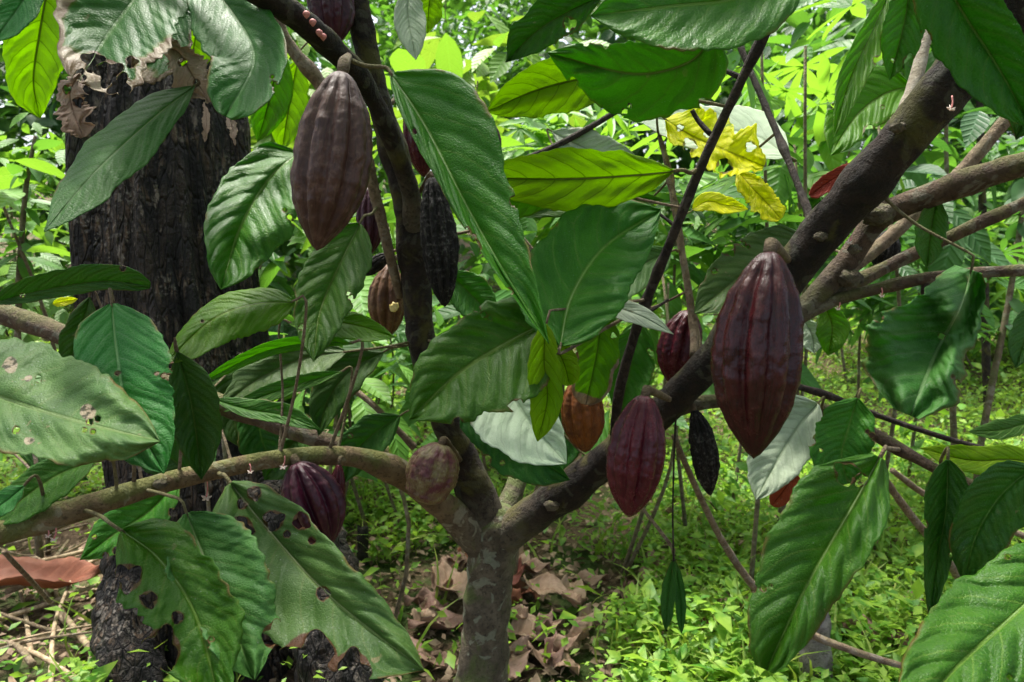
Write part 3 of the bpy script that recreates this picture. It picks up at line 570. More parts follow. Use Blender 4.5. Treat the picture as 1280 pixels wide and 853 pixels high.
def leaf(mid, d, wl, wr, mat='mid', prof='std', tilt=.5, yaw=0.0, fold=.25, sag=0.0, wav=.5, holes=(), rag=.04, label=None, nv=7, twist=0.0, parent=None, stalk=True, pil=1.0):
    """one leaf. mid: photo pixels base->tip; wl/wr half widths in px left/right of the way to the tip;
    tilt/yaw: slope of the blade away from the viewer, upward / to the right; fold: V along the midrib; sag: tip bends back"""
    sd = NLEAF[0]; NLEAF[0] += 1; r = random.Random(sd*13+5)
    holes = list(holes); eaten = not holes and mat not in ('lime', 'silver', 'papery') and r.random() < .45 and max(wl, wr) > 20
    nu, ns = (128, 20) if holes or eaten or max(wl, wr) > 30 else (80, 11)
    m = catmull([(a, b_, 0) for a, b_ in mid], nu); xs, ys = m[:, 0], m[:, 1]
    u = np.linspace(0, 1, nu); t = np.gradient(m[:, :2], axis=0)
    t = np.array([np.convolve(np.pad(t[:, k], 6, mode='edge'), np.ones(13)/13, 'valid') for k in (0, 1)]).T
    t /= np.linalg.norm(t, axis=1)[:, None]; nl = np.stack([t[:, 1], -t[:, 0]], -1)
    pr = np.interp(u, *PROF[prof]); k5 = np.array([.1, .25, .3, .25, .1]); pr = np.convolve(np.pad(pr, 2, mode='edge'), k5, 'valid'); pr[-1] = min(pr[-1], PROF[prof][1][-1]+.01)
    sv_ = np.linspace(-1, 1, 2*ns+1); xc, yc = xs.mean(), ys.mean(); mpp = d/F
    ph0 = r.uniform(0, 6)
    UU, SS = np.meshgrid(u, sv_, indexing='ij')
    side = np.where(SS < 0, wl, wr)
    ed = np.zeros((nu, 2))
    for k in (0, 1):
        for i in range(nu):
            e = noise.noise(Vector((u[i]*7, k*9.3, sd*1.7)))*1.7+noise.noise(Vector((u[i]*26, k*5.1, sd*2.3)))*.7
            ed[i, k] = 1+rag*(e*2.0)+.007*math.sin(u[i]*nv*2*math.pi+ph0)
    prs = pr[:, None]*np.where(SS < 0, ed[:, :1], ed[:, 1:])
    off = np.abs(SS)*side*prs
    sgn = np.where(SS < 0, 1.0, -1.0)
    px = xs[:, None]+nl[:, 0:1]*off*sgn; py = ys[:, None]+nl[:, 1:2]*off*sgn
    wm = max(wl, wr)
    dd = d-tilt*(py-yc)*mpp+yaw*(px-xc)*mpp
    dd = dd-fold*np.abs(SS)**1.15*wm*pr[:, None]*mpp                      # margins lifted towards the viewer (V fold)
    L = np.sum(np.hypot(np.diff(xs), np.diff(ys)))
    dd = dd+sag*(UU-.35)**2*L*mpp
    dd = dd+twist*SS*(UU-.5)*wm*mpp
    dd = dd+wav*.10*wm*mpp*np.abs(SS)**1.6*np.sin(UU*(9+r.uniform(-2, 3))+ph0+np.where(SS < 0, 0, 2.1))*np.minimum(1, pr[:, None]*1.5)
    wav = wav*1.5
    dd = dd+wav*.10*wm*mpp*np.array([[noise.noise(Vector((a*3.3, b_*1.6, sd*3.1))) for b_ in sv_] for a in u])*2
    phs = (UU-.24*np.abs(SS)**1.35)*nv
    pl = np.abs(np.sin(np.pi*(phs+.5)))**.7
    dd = dd-pil*.0021*(wm*mpp/.04)*pl*np.minimum(1, np.abs(SS)*4)*np.minimum(1, (1-np.abs(SS))*5+.25)*np.minimum(1, pr[:, None]*1.6)
    dd = dd+.0016*np.exp(-(SS/.06)**2)
    V = P(px, py, dd).reshape(-1, 3); Fc = grid_faces(nu, 2*ns+1)
    uv = np.stack([UU, SS*.5+.5], -1).reshape(-1, 2)
    if eaten:   # insect bites: pinholes between the veins and nibbled margins
        for q in range(r.randint(1, 4)):
            i_, j_ = r.randint(25, 108), r.choice([0, 2*ns, r.randint(3, 2*ns-3), r.randint(3, 2*ns-3)])
            holes.append((px[i_, j_], py[i_, j_], r.uniform(4, 9) if j_ in (0, 2*ns) else r.uniform(1.8, 4.2)))
    if max(wl, wr) > 30 and mat in ('mid', 'blue', 'green', 'dusty') and r.random() < .6:   # margin split along a side vein
        k_, sdx = int(nu*r.uniform(.3, .75)), r.choice([0, 2*ns])
        for q in range(3):
            j_ = int(abs(sdx-q*ns*.16)); i_ = max(2, k_-int(q*nu*.02)); holes.append((px[i_, j_], py[i_, j_], (4.2, 3.2, 2.2)[q]))
        if not eaten and nu < 100: holes = holes[:-1]
    if holes:
        PX, PY = px.ravel().copy(), py.ravel().copy(); dead = np.zeros(len(V), bool)
        for (hx, hy, hr) in holes:
            dx, dy = PX-hx, PY-hy; q = np.hypot(dx, dy); an = np.arctan2(dy, dx)
            rr = hr*(1+.25*np.sin(an*3+hx)+.15*np.sin(an*5+hy))
            ins = q < rr; dead |= ins & (q < rr*.6)
            near = ins & ~dead; s_ = rr/np.maximum(q, 1e-3)
            V[near] += P(hx+dx[near]*s_[near], hy+dy[near]*s_[near], dd.ravel()[near])-P(PX[near], PY[near], dd.ravel()[near])
        rimv = np.zeros(len(V))
        for (hx, hy, hr) in holes: rimv = np.maximum(rimv, 1-np.clip((np.hypot(PX-hx, PY-hy)-hr)/max(2.0, hr*.16), 0, 1))
        Fc = Fc[~dead[Fc].any(1)]
        # pull the hole rim outwards a little
    b0 = V.reshape(nu, 2*ns+1, 3)[0, ns]; b1 = V.reshape(nu, 2*ns+1, 3)[4, ns]
    midl = V.reshape(nu, 2*ns+1, 3)[:, ns]
    # midrib cord + stalk to the nearest branch
    rib_r = np.linspace(1.0, .25, nu)*max(.0006, .0011*L*mpp/.2)
    cord = [tube(midl[:-2]-np.array([0, cp, -sp_])*-.0004, rib_r[:-2], 6)]
    b1 = V.reshape(nu, 2*ns+1, 3)[nu//16, ns]; tdir = (b0-b1)/np.linalg.norm(b0-b1)
    par = parent or root
    o = mesh('leaf', V, Fc, LM[mat], par, b0, uv)
    if holes:
        at = o.data.attributes.new('rim', 'FLOAT', 'POINT'); at.data.foreach_set('value', rimv.astype(np.float32))
    if label: o['label'] = label
    so = o.modifiers.new('thick', 'SOLIDIFY'); so.thickness = .0005; so.offset = 0
    Vm, Fm = cord[0]; mesh('midrib', Vm, Fm, RIB.get(mat, RIB['mid']), o, b0); bpy.context.view_layer.update() if False else None
    mo = COL.objects[-1] if False else None
    if stalk:
        A = np.vstack(BR); q = np.linalg.norm(A[:, :3]-b0-tdir*.02, axis=1)-A[:, 3]; i = int(np.argmin(q)); tgt = A[i, :3]
        if q[i] < .45:
            dist = np.linalg.norm(tgt-b0); e_ = tdir*min(.014, dist*.3); c = catmull([b0-tdir*.004, b0+e_, b0+e_+(tgt-b0-e_)*.5+np.array([0, .02*dist/.1*.4, -.004]), tgt], 18)
            Vs, Fs = tube(c, np.linspace(.0017, .0026, 18)*max(.8, min(1.3, L*mpp/.2)), 8)
            so_ = mesh('leaf_stalk', Vs, Fs, TWIG_G if q[i] < .12 else TWIG, o, b0)
    return o
RIBM = flat_mat('leaf_midrib', (.12, .20, .05), (.18, .28, .09), .5)
RIB = {'mid': RIBM, 'silver': flat_mat('leaf_midrib_pale', (.30, .38, .24), (.36, .44, .3), .5), 'brown': flat_mat('leaf_midrib_brown', (.2, .1, .05), (.25, .13, .07), .6),
       'dusty': flat_mat('leaf_midrib_tan', (.17, .20, .09), (.22, .24, .12), .5), 'lime': flat_mat('leaf_midrib_olive', (.12, .17, .03), (.18, .22, .05), .5), 'yellow': flat_mat('leaf_midrib_yellow', (.35, .36, .06), (.4, .4, .1), .5)}
TWIG_G = bark_mat('leaf_stalk_bark', (.13, .11, .05), (.22, .19, .09), (.3, .3, .2), .3, (.14, .18, .05), .3, sc=1.6)
# parent-of-part placement: mesh() uses parent.location, so a leaf's own parts need the leaf's world place
_mesh = mesh
def mesh(name, V, Fc, mat=None, parent=None, loc=(0, 0, 0), uv=None, smooth=True):
    o = _mesh(name, V, Fc, mat, None, loc, uv, smooth)
    if parent is not None:
        wp = Vector((0, 0, 0)); q = parent
        while q: wp += q.location; q = q.parent
        o.parent = parent; o.location = Vector([float(c) for c in loc])-wp
    return o

# ---- upper left
leaf([(50, -45), (30, 0), (-10, 55)], .80, 24, 26, 'blue', tilt=.4)
leaf([(62, -30), (50, 40), (42, 100), (50, 148)], .95, 40, 46, 'lime', 'wide', tilt=-.3, wav=.4)
leaf([(225, -70), (175, -10), (135, 45), (98, 102)], .78, 74, 72, 'torn', 'blunt', tilt=.7, yaw=.2, rag=.08, holes=[(100, 95, 8), (116, 78, 13), (135, 92, 16), (108, 112, 6), (150, 108, 14), (165, 78, 7)], label='broad green leaf with a torn papery dry edge')
leaf([(100, 92), (88, 115), (92, 140), (104, 172)], .775, 20, 18, 'papery', 'blunt', tilt=.2, rag=.22, wav=1.6, stalk=False, holes=[(84, 112, 5), (98, 128, 6)], label='papery dead leaf scrap hanging from the torn leaf')
leaf([(190, -20), (215, 25), (205, 65), (168, 92)], .84, 28, 34, 'torn', 'blunt', tilt=.5, rag=.10, label='half-dead leaf with a pale ragged margin')
leaf([(238, -40), (290, 15), (318, 75), (282, 146)], .76, 38, 56, 'blue', 'blunt', tilt=.8, yaw=-.2, sag=.2, wav=.9)
leaf([(202, 62), (222, 64), (238, 90), (262, 128)], .80, 18, 22, 'papery', 'blunt', tilt=.3, rag=.25, wav=1.6, stalk=False, holes=[(228, 78, 5), (246, 104, 4)], label='shrivelled papery leaf scrap beside the stump top')
leaf([(255, 128), (258, 150), (256, 178)], .80, 4, 4, 'papery', 'strap', rag=.3, stalk=False)
leaf([(284, 140), (290, 160), (294, 182)], .78, 5, 5, 'papery', 'strap', rag=.3, stalk=False)
leaf([(262, 5), (245, 45), (238, 95)], 1.05, 30, 28, 'lime', 'wide', tilt=-.3)
leaf([(350, 62), (338, 120), (322, 178)], 1.0, 27, 24, 'green', tilt=-.2)
leaf([(372, 75), (362, 130), (352, 190)], 1.25, 24, 26, 'lime', tilt=-.2)
leaf([(243, 108), (190, 150), (120, 215), (55, 290)], .72, 36, 34, 'blue', 'std', tilt=.9, fold=-.3, wav=.3)
leaf([(372, 192), (335, 225), (300, 285), (276, 362)], .82, 62, 48, 'mid', 'wide', tilt=.7, yaw=.2, wav=1.0, pil=1.6)
leaf([(450, 280), (425, 330), (400, 390), (392, 452)], .92, 38, 40, 'mid', 'wide', tilt=.5, wav=.7, pil=1.4)
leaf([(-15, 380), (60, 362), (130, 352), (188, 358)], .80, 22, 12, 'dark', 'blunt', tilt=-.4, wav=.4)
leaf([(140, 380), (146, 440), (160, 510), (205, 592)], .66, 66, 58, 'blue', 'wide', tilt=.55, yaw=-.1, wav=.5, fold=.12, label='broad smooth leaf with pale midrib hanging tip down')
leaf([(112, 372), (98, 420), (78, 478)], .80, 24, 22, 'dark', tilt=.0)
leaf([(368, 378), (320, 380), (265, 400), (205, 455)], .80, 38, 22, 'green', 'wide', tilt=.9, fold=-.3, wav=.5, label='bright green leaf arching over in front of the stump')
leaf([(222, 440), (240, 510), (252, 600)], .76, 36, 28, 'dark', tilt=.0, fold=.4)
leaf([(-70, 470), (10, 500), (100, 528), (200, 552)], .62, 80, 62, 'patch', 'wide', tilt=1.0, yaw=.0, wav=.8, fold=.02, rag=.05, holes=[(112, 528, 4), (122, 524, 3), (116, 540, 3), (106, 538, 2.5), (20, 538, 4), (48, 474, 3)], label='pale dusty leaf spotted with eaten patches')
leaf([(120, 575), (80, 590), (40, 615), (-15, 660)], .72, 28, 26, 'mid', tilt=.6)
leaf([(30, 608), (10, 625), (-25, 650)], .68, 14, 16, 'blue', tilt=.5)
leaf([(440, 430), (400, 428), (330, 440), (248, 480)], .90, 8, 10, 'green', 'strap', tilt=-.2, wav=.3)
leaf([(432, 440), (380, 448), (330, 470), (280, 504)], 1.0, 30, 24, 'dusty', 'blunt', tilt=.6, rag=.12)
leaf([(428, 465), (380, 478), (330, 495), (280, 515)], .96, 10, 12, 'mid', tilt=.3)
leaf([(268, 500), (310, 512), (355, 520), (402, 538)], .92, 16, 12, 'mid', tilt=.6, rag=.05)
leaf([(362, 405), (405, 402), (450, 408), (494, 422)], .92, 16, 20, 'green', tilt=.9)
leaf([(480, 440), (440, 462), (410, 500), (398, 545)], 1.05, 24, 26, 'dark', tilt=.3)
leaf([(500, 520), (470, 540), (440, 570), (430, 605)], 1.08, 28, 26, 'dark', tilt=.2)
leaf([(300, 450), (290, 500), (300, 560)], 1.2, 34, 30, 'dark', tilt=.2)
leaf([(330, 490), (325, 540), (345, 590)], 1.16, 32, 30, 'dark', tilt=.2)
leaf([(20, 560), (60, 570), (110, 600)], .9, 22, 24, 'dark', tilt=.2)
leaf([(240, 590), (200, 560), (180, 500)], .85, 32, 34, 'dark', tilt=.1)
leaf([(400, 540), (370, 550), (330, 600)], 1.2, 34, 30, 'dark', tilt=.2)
# ---- lower left
leaf([(225, 598), (185, 640), (140, 670), (100, 700)], .84, 30, 28, 'mid', tilt=.5)
leaf([(288, 604), (330, 656), (412, 745), (530, 838)], .72, 50, 94, 'dusty', 'wide', tilt=.7, yaw=-.1, wav=.7, rag=.05, holes=[(318, 617, 8), (342, 651, 12), (377, 652, 10), (359, 668, 4), (390, 676, 4), (404, 742, 8), (303, 630, 6), (388, 826, 32), (440, 838, 22), (302, 660, 13)], label='large insect-eaten leaf with round holes, hanging to the lower left')
leaf([(233, 642), (252, 690), (282, 760), (318, 850)], .66, 72, 50, 'dusty', 'wide', tilt=.65, yaw=.1, wav=.8, rag=.06, holes=[(345, 795, 16)], label='dusty green leaf under the left branch')
leaf([(152, 664), (200, 700), (245, 770), (278, 890)], .63, 52, 66, 'mid', 'wide', tilt=.6, wav=.9, rag=.09, holes=[(160, 722, 16), (200, 812, 24), (186, 750, 10), (222, 772, 7)], label='green leaf with a ragged bitten edge at the lower left')
# ---- centre
leaf([(489, 94), (532, 160), (598, 285), (686, 430)], .74, 76, 20, 'mid', 'early', tilt=.35, yaw=-.3, fold=.3, wav=.5, label='long dark green leaf hanging across the middle of the tree')
leaf([(700, 432), (715, 370), (755, 310), (826, 262)], .84, 70, 62, 'mid', 'wide', tilt=.7, wav=.6, pil=1.4)
leaf([(694, 398), (640, 425), (575, 465), (512, 524)], .80, 74, 58, 'mid', 'wide', tilt=.6, wav=.5, pil=1.4)
leaf([(590, 440), (630, 480), (665, 530), (708, 580)], .92, 40, 60, 'silver', 'wide', tilt=.6, wav=.4, label='pale silvery leaf underside in the middle')
leaf([(682, 405), (680, 450), (684, 500), (672, 552)], .78, 20, 22, 'lime', 'strap', tilt=-.1, fold=.5, label='narrow yellow-green leaf with a browned tip')
leaf([(690, 425), (705, 455), (712, 482)], .80, 18, 15, 'lime', 'blunt', tilt=-.1)
leaf([(580, 495), (625, 530), (670, 570), (712, 600)], .98, 18, 46, 'dark', 'wide', tilt=.2)
leaf([(752, 385), (748, 430), (740, 470), (732, 506)], .92, 28, 26, 'scorch', 'blunt', tilt=-.1, wav=.4)
leaf([(702, 378), (750, 380), (800, 395), (842, 418)], .88, 14, 13, 'silver', 'std', tilt=.9)
leaf([(838, 315), (805, 330), (775, 355), (755, 390)], .98, 26, 20, 'dusty', 'wide', tilt=.5, rag=.04)
leaf([(842, 214), (780, 220), (700, 224), (588, 222)], .86, 40, 38, 'lime', 'std', tilt=-.6, fold=.1, wav=.8, label='long yellow-green leaf lying almost level')
leaf([(710, 225), (660, 240), (620, 248), (585, 238)], .9, 30, 24, 'green', tilt=-.4)
leaf([(775, 92), (720, 100), (665, 115), (608, 140)], .84, 38, 34, 'lime', 'wide', tilt=-.5, wav=.9)
leaf([(895, 40), (860, 78), (790, 92), (685, 66)], .70, 56, 40, 'mid', 'wide', tilt=-.8, wav=.7, fold=-.1, rag=.05, label='dark leaf seen from below at the top')
leaf([(1000, -40), (920, -2), (840, 8), (738, 20)], .62, 60, 58, 'mid', 'wide', tilt=.3, wav=.6)
leaf([(752, -5), (710, 15), (670, 40), (632, 78)], .78, 26, 30, 'dark', tilt=-.5, rag=.06, holes=[(712, 30, 8)])
leaf([(985, 195), (940, 168), (880, 160), (790, 142)], 1.05, 30, 32, 'silver', 'wide', tilt=1.0)
leaf([(832, 150), (868, 172), (915, 192), (955, 208)], .96, 38, 28, 'yellow', 'blunt', tilt=.6, rag=.16, wav=1.2, holes=[(862, 182, 8), (905, 208, 9), (938, 184, 6), (884, 168, 4), (850, 160, 4)], label='ragged yellow leaf full of holes')
leaf([(922, 214), (940, 235), (955, 250), (976, 274)], .96, 17, 18, 'yellow', 'blunt', tilt=.5, rag=.12, wav=1.2)
leaf([(866, 262), (884, 252), (905, 256), (935, 262)], 1.15, 12, 12, 'yellow', 'wide', tilt=.4)
leaf([(66, 380), (78, 377), (97, 374)], .95, 5, 6, 'yellow', 'wide', tilt=.2, stalk=False)
leaf([(512, -20), (510, 20), (520, 75)], .95, 22, 18, 'silver', tilt=.3)
leaf([(540, -20), (536, 10), (534, 42)], 1.1, 18, 18, 'lime', tilt=-.2)
leaf([(690, 165), (720, 180), (755, 195), (800, 200)], 1.2, 26, 22, 'silver', tilt=.4)
leaf([(650, 270), (700, 250), (760, 245), (830, 250)], 1.05, 16, 26, 'mid', tilt=.3)
leaf([(800, 260), (770, 290), (730, 320), (700, 340)], 1.1, 24, 26, 'green', tilt=.2)
leaf([(690, 545), (660, 555), (625, 545), (588, 520)], 1.06, 26, 22, 'dark', tilt=.2)
leaf([(700, 500), (705, 540), (690, 598)], 1.1, 26, 24, 'dark', tilt=.2)
leaf([(800, 400), (790, 450), (775, 520)], 1.12, 30, 32, 'mid', tilt=.1)
leaf([(690, 340), (720, 380), (740, 440)], 1.14, 30, 32, 'mid', tilt=.2)
leaf([(560, 340), (590, 370), (620, 400)], 1.12, 26, 28, 'mid', tilt=.2)
# ---- right
leaf([(1118, -25), (1090, 40), (1062, 100), (1042, 172)], .95, 22, 16, 'green', 'std', tilt=.3, fold=.3)
leaf([(1138, 108), (1105, 118), (1070, 145), (1038, 195)], .98, 30, 38, 'green', 'wide', tilt=.5)
leaf([(1140, -30), (1130, 30), (1112, 100)], .85, 28, 26, 'mid', tilt=-.2)
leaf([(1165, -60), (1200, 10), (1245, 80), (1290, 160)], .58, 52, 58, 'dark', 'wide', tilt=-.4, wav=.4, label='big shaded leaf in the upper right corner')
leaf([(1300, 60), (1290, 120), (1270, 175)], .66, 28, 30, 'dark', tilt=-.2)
leaf([(1215, 338), (1200, 385), (1172, 440), (1138, 520)], .70, 48, 84, 'blue', 'tri', tilt=.5, yaw=.2, wav=2.2, fold=-.3, rag=.08, pil=1.5, label='crumpled bluish leaf hanging under the thin right branch')
leaf([(1022, 505), (1000, 530), (975, 570), (945, 625)], .86, 34, 46, 'silver', 'wide', tilt=.5, wav=.6, label='pale silvery leaf hanging below the large maroon pod')
leaf([(1100, 572), (1062, 640), (1010, 730), (958, 838)], .68, 48, 74, 'mid', 'long', tilt=.45, wav=.8, rag=.04, holes=[(1058, 592, 14), (1076, 600, 8)], pil=1.4, label='long green leaf hanging at the lower right')
leaf([(1072, 498), (1062, 530), (1052, 570), (1060, 605)], .84, 36, 40, 'mid', 'blunt', tilt=.2)
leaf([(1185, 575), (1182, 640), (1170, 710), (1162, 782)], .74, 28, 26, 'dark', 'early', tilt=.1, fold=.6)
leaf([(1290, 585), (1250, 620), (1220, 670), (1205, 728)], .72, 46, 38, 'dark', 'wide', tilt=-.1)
leaf([(1350, 690), (1275, 762), (1195, 835), (1125, 915)], .54, 84, 76, 'mid', 'wide', tilt=.9, fold=-.1, wav=.5, pil=1.7, label='big ribbed leaf in the lower right corner')
leaf([(1310, 585), (1270, 575), (1210, 575), (1150, 560)], .92, 18, 20, 'lime', tilt=.6)
leaf([(1310, 520), (1280, 530), (1250, 538), (1210, 540)], .9, 12, 14, 'mid', tilt=.5)
leaf([(1320, 590), (1285, 582), (1250, 580), (1215, 592)], .98, 14, 14, 'yellow', tilt=.4)
leaf([(1300, 380), (1285, 410), (1270, 460)], .8, 20, 20, 'dark', tilt=.2)
leaf([(1172, 248), (1165, 280), (1158, 335)], .86, 22, 20, 'mid', tilt=.1)
leaf([(1005, 298), (965, 320), (920, 350), (868, 392)], 1.0, 34, 40, 'dusty', 'wide', tilt=.5)
leaf([(1030, 380), (1040, 410), (1035, 445)], 1.0, 22, 20, 'green', tilt=.2)
leaf([(1005, 400), (1015, 420), (1018, 442)], 1.05, 16, 18, 'silver', tilt=.2)
leaf([(1078, 205), (1058, 215), (1035, 228), (1012, 245)], .82, 12, 10, 'brown', 'blunt', tilt=.2, rag=.08, label='small dead red-brown leaf on the thick right branch')
leaf([(990, 585), (985, 605), (965, 632)], .92, 14, 12, 'brown', 'blunt', tilt=.1)
leaf([(842, 700), (836, 740), (832, 788)], .98, 9, 9, 'dark', 'strap', tilt=.1, fold=.4)
leaf([(843, 700), (850, 745), (852, 792)], .98, 7, 7, 'dark', 'strap', tilt=.1, fold=.4)

# hanging vine that carries the two narrow leaves
branch('twig', [(846, 505, .99, 1.2), (843, 560, .98, 1.2), (841, 640, .98, 1.1), (842, 702, .98, 1.3)], TWIG_D, 6, 24, .05, 80, store=False)
# short side stubs on the dark twig and buds on the branches
for pts in ([(928, 98, .82, 4), (905, 88, .83, 3), (890, 82, .84, 3.5)], [(888, 168, .86, 3.5), (872, 150, .87, 3), (865, 138, .87, 3)],
            [(1158, 350, .88, 4), (1156, 365, .88, 5), (1157, 372, .88, 4)], [(846, 285, .90, 3), (830, 272, .91, 2), (815, 262, .92, 2)], [(802, 395, .95, 3), (820, 385, .96, 2), (835, 375, .97, 2)]):
    branch('twig', pts, TWIG_D, 8, 14, .15, 90, store=False)

# flowers: five pale petals on a pink stalk under the bark
def flower(x, y, d, drop, s=1.0):
    s *= .72
    c0 = P(x, y, d); c1 = P(x+random.uniform(-3, 3), y+drop, d-.003)
    V, Fc = tube(catmull([c0, (c0+c1)/2+np.array([.001, 0, 0]), c1], 8), np.full(8, .0008), 6)
    o = mesh('flower', V, Fc, PINK, root, c0)
    parts = []
    for k in range(5):
        a = k*2*math.pi/5+.3; dv = np.array([math.cos(a), math.sin(a)*.5, math.sin(a)*.55-.15]); dv /= np.linalg.norm(dv)
        cv = catmull([c1, c1+dv*.0035*s, c1+dv*.007*s+np.array([0, 0, .0015])], 6); parts.append(tube(cv, np.array([.0005, .0012, .0017, .0016, .001, .0003])*s, 6))
    V, Fc = join(parts); mesh('petals', V, Fc, PETAL, o, c1)
for f in [(259, 600, .84, 22, 1.3), (356, 570, .89, 14, 1.1), (312, 580, .86, 10, .8), (1050, 378, .91, 8, .8), (1102, 360, .89, 10, .8), (1190, 120, .68, 16, .9), (70, 660, .72, 14, .9), (60, 662, .72, 8, .7), (1064, 297, .80, 6, .8)]: flower(*f)
for (x, y, d) in [(383, 18, .775), (391, 28, .785), (399, 41, .80), (404, 46, .81)]:
    c = P(x, y, d); V, Fc = tube(catmull([c+np.array([0, 0, .004]), c, c-np.array([0, 0, .005])], 7), np.array([.0006, .003, .004, .0042, .0035, .002, .0004]), 8)
    mesh('flower_bud', V, Fc, PINK, root, c)
# flower cushions: knobbly bark pads
def cushion(x, y, d, r):
    c = P(x, y, d); nu, nv_ = 12, 18; V = []
    for i in range(nu):
        th = math.pi*i/(nu-1)
        for j in range(nv_):
            p_ = Vector((math.sin(th)*math.cos(2*math.pi*j/nv_), math.sin(th)*math.sin(2*math.pi*j/nv_), math.cos(th)))
            k = r*(1+.45*noise.noise(p_*2.5+Vector((x, y, 0)))); V.append((c[0]+p_.x*k*1.3, c[1]+p_.y*k, c[2]+p_.z*k*.9))
    mesh('bark_knob', V, grid_faces(nu, nv_, True), BARK, root, c)
for k_ in [(1098, 268, .87, .016), (1062, 348, .91, .013), (1068, 312, .81, .006), (1026, 296, .81, .006), (690, 632, 1.07, .009), (1122, 160, .725, .006), (1060, 240, .79, .005), (900, 425, .94, .006), (262, 592, .84, .005), (200, 605, .79, .006)]: cushion(*k_)

# ------------------------------------------------------------------ pods
def pod(label, top, tip, d, wpx, mat, seed, d2=None, stalk_to=None, shrivel=0, name='cacao_pod', grp='cacao pods hanging on the tree', groove=1.0, blunt=0.0):
    A = P(top[0], top[1], d); B = P(tip[0], tip[1], d2 or d); ax = B-A; L = np.linalg.norm(ax); ax /= L
    rad = wpx*.5*d/F; q = np.cross(ax, [0, 1, 0]); q /= np.linalg.norm(q); w_ = np.cross(ax, q)
    nt_, na = 96, 150; r = random.Random(seed); rot = r.uniform(0, 6.28)
    tt = np.linspace(0, 1, nt_)**1.0; tt = .5-.5*np.cos(np.pi*tt); tt = .35*tt+.65*np.linspace(0, 1, nt_)
    pr = np.interp(tt, [0, .006, .02, .05, .1, .2, .33, .48, .62, .75, .86, .93, .975, 1], [.0, .17, .30, .43, .575, .79, .945, 1, .97, .83, .60+blunt*.2, .37+blunt*.25, .20+blunt*.2, .0])
    pr = pr**(1+r.uniform(-.12, .20))
    a = np.linspace(0, 2*np.pi, na, endpoint=False)
    def furrow(off, wd): 
        x_ = np.abs((a-off+np.pi/5) % (2*np.pi/5)-np.pi/5); return np.exp(-(x_/wd)**2)
    fd = .205*furrow(0, .15)+.14*furrow(np.pi/5, .12)
    fade = np.clip(np.minimum(tt*9, (1-tt)*4+.25), .35, 1)
    V = np.zeros((nt_, na, 3)); UV = np.zeros((nt_, na, 2))
    bend = r.uniform(-.03, .03)
    for i, t in enumerate(tt):
        ph = a+rot
        for j in range(na):
            dirv = q*math.cos(ph[j])+w_*math.sin(ph[j])
            rr = rad*pr[i]*(1-groove*fd[j]*fade[i])
            p_ = Vector((math.cos(ph[j])*1.6, math.sin(ph[j])*1.6, t*4.5))
            nn = noise.noise(p_*1.4+Vector((seed*5.1, 0, 0)))*.030+noise.noise(p_*4.5+Vector((seed, 3, 0)))*.034+noise.noise(p_*11)*.014
            if shrivel: nn += shrivel*(noise.noise(Vector((math.cos(ph[j])*5, math.sin(ph[j])*5, t*3+seed)))+.6*noise.noise(p_*6))
            V[i, j] = A+ax*(L*t)+dirv*rr*(1+nn)+q*bend*L*math.sin(math.pi*t)
            UV[i, j] = (t, j/na)
    loc = A
    e = empty(name, loc); tag(e, label, 'cacao pod', grp)
    mesh('husk', V.reshape(-1, 3), grid_faces(nt_, na, True), PM[mat], e, loc, UV.reshape(-1, 2))
    Ab = np.vstack(BR); qd = np.linalg.norm(Ab[:, :3]-A, axis=1); i = int(np.argmin(qd)); tg = Ab[i, :3]
    if stalk_to is not None: tg = P(*stalk_to)
    c = catmull([A+ax*.004, A-ax*min(.007, .4*np.linalg.norm(tg-A)), (A+tg)/2-ax*.004, tg], 16)
    Vs, Fs = tube(c, np.linspace(.0062, .0045, 16)*max(.45, min(1.0, rad/.038)), 10, .15, seed, 120); mesh('stalk', Vs, Fs, STALK, e, loc)
    return e
pod('large dusty purple-brown pod, hanging highest at the upper left beside the middle branch', (428, 90), (396, 314), .66, 97, 'purple', 1, stalk_to=(436, 70, .88))
pod('largest pod, glossy dark maroon, hanging below the thick right branch', (962, 314), (942, 574), .62, 111, 'maroon', 2, stalk_to=(985, 325, .84))
pod('medium crimson pod hanging right of the trunk under the mossy branch', (806, 494), (786, 647), .80, 74, 'red', 3, stalk_to=(838, 500, .98))
pod('small blunt purple-green pod sitting on the left branch near the fork', (552, 555), (530, 628), .97, 66, 'greyish', 4, blunt=.9, groove=.45, stalk_to=(575, 575, 1.1))
pod('violet ridged pod half hidden by the hole-eaten leaf', (370, 578), (412, 684), .90, 76, 'violet', 5, stalk_to=(368, 572, .91), groove=1.6)
pod('slim red young pod just right of the violet pod', (424, 580), (416, 655), .93, 22, 'red', 6, stalk_to=(430, 571, .97))
pod('shrivelled black dried pod hanging beside the middle branch', (540, 222), (556, 384), 1.0, 44, 'black', 7, stalk_to=(522, 245, 1.07), shrivel=.13)
pod('brown pod with a yellow bite behind the middle branch', (488, 330), (484, 424), 1.20, 48, 'brown', 8, stalk_to=(505, 320, 1.1))
def bite(e, x, y, d, r):
    c = P(x, y, d); nu, nv_ = 8, 14; V = []
    for i in range(nu):
        for j in range(nv_):
            th = math.pi*i/(nu-1); p_ = Vector((math.sin(th)*math.cos(2*math.pi*j/nv_), math.cos(th)*.5, math.sin(th)*math.sin(2*math.pi*j/nv_)))
            k = r*(1+.6*noise.noise(p_*2)); V.append((c[0]+p_.x*k, c[1]+p_.y*k, c[2]+p_.z*k))
    mesh('bite_mark', V, grid_faces(nu, nv_, True), flat_mat('exposed_pulp', (.60, .46, .12), (.70, .58, .25)), e, c)
bite([o for o in COL.objects if o.name.startswith('cacao_pod')][-1], 493, 384, 1.168, .008)
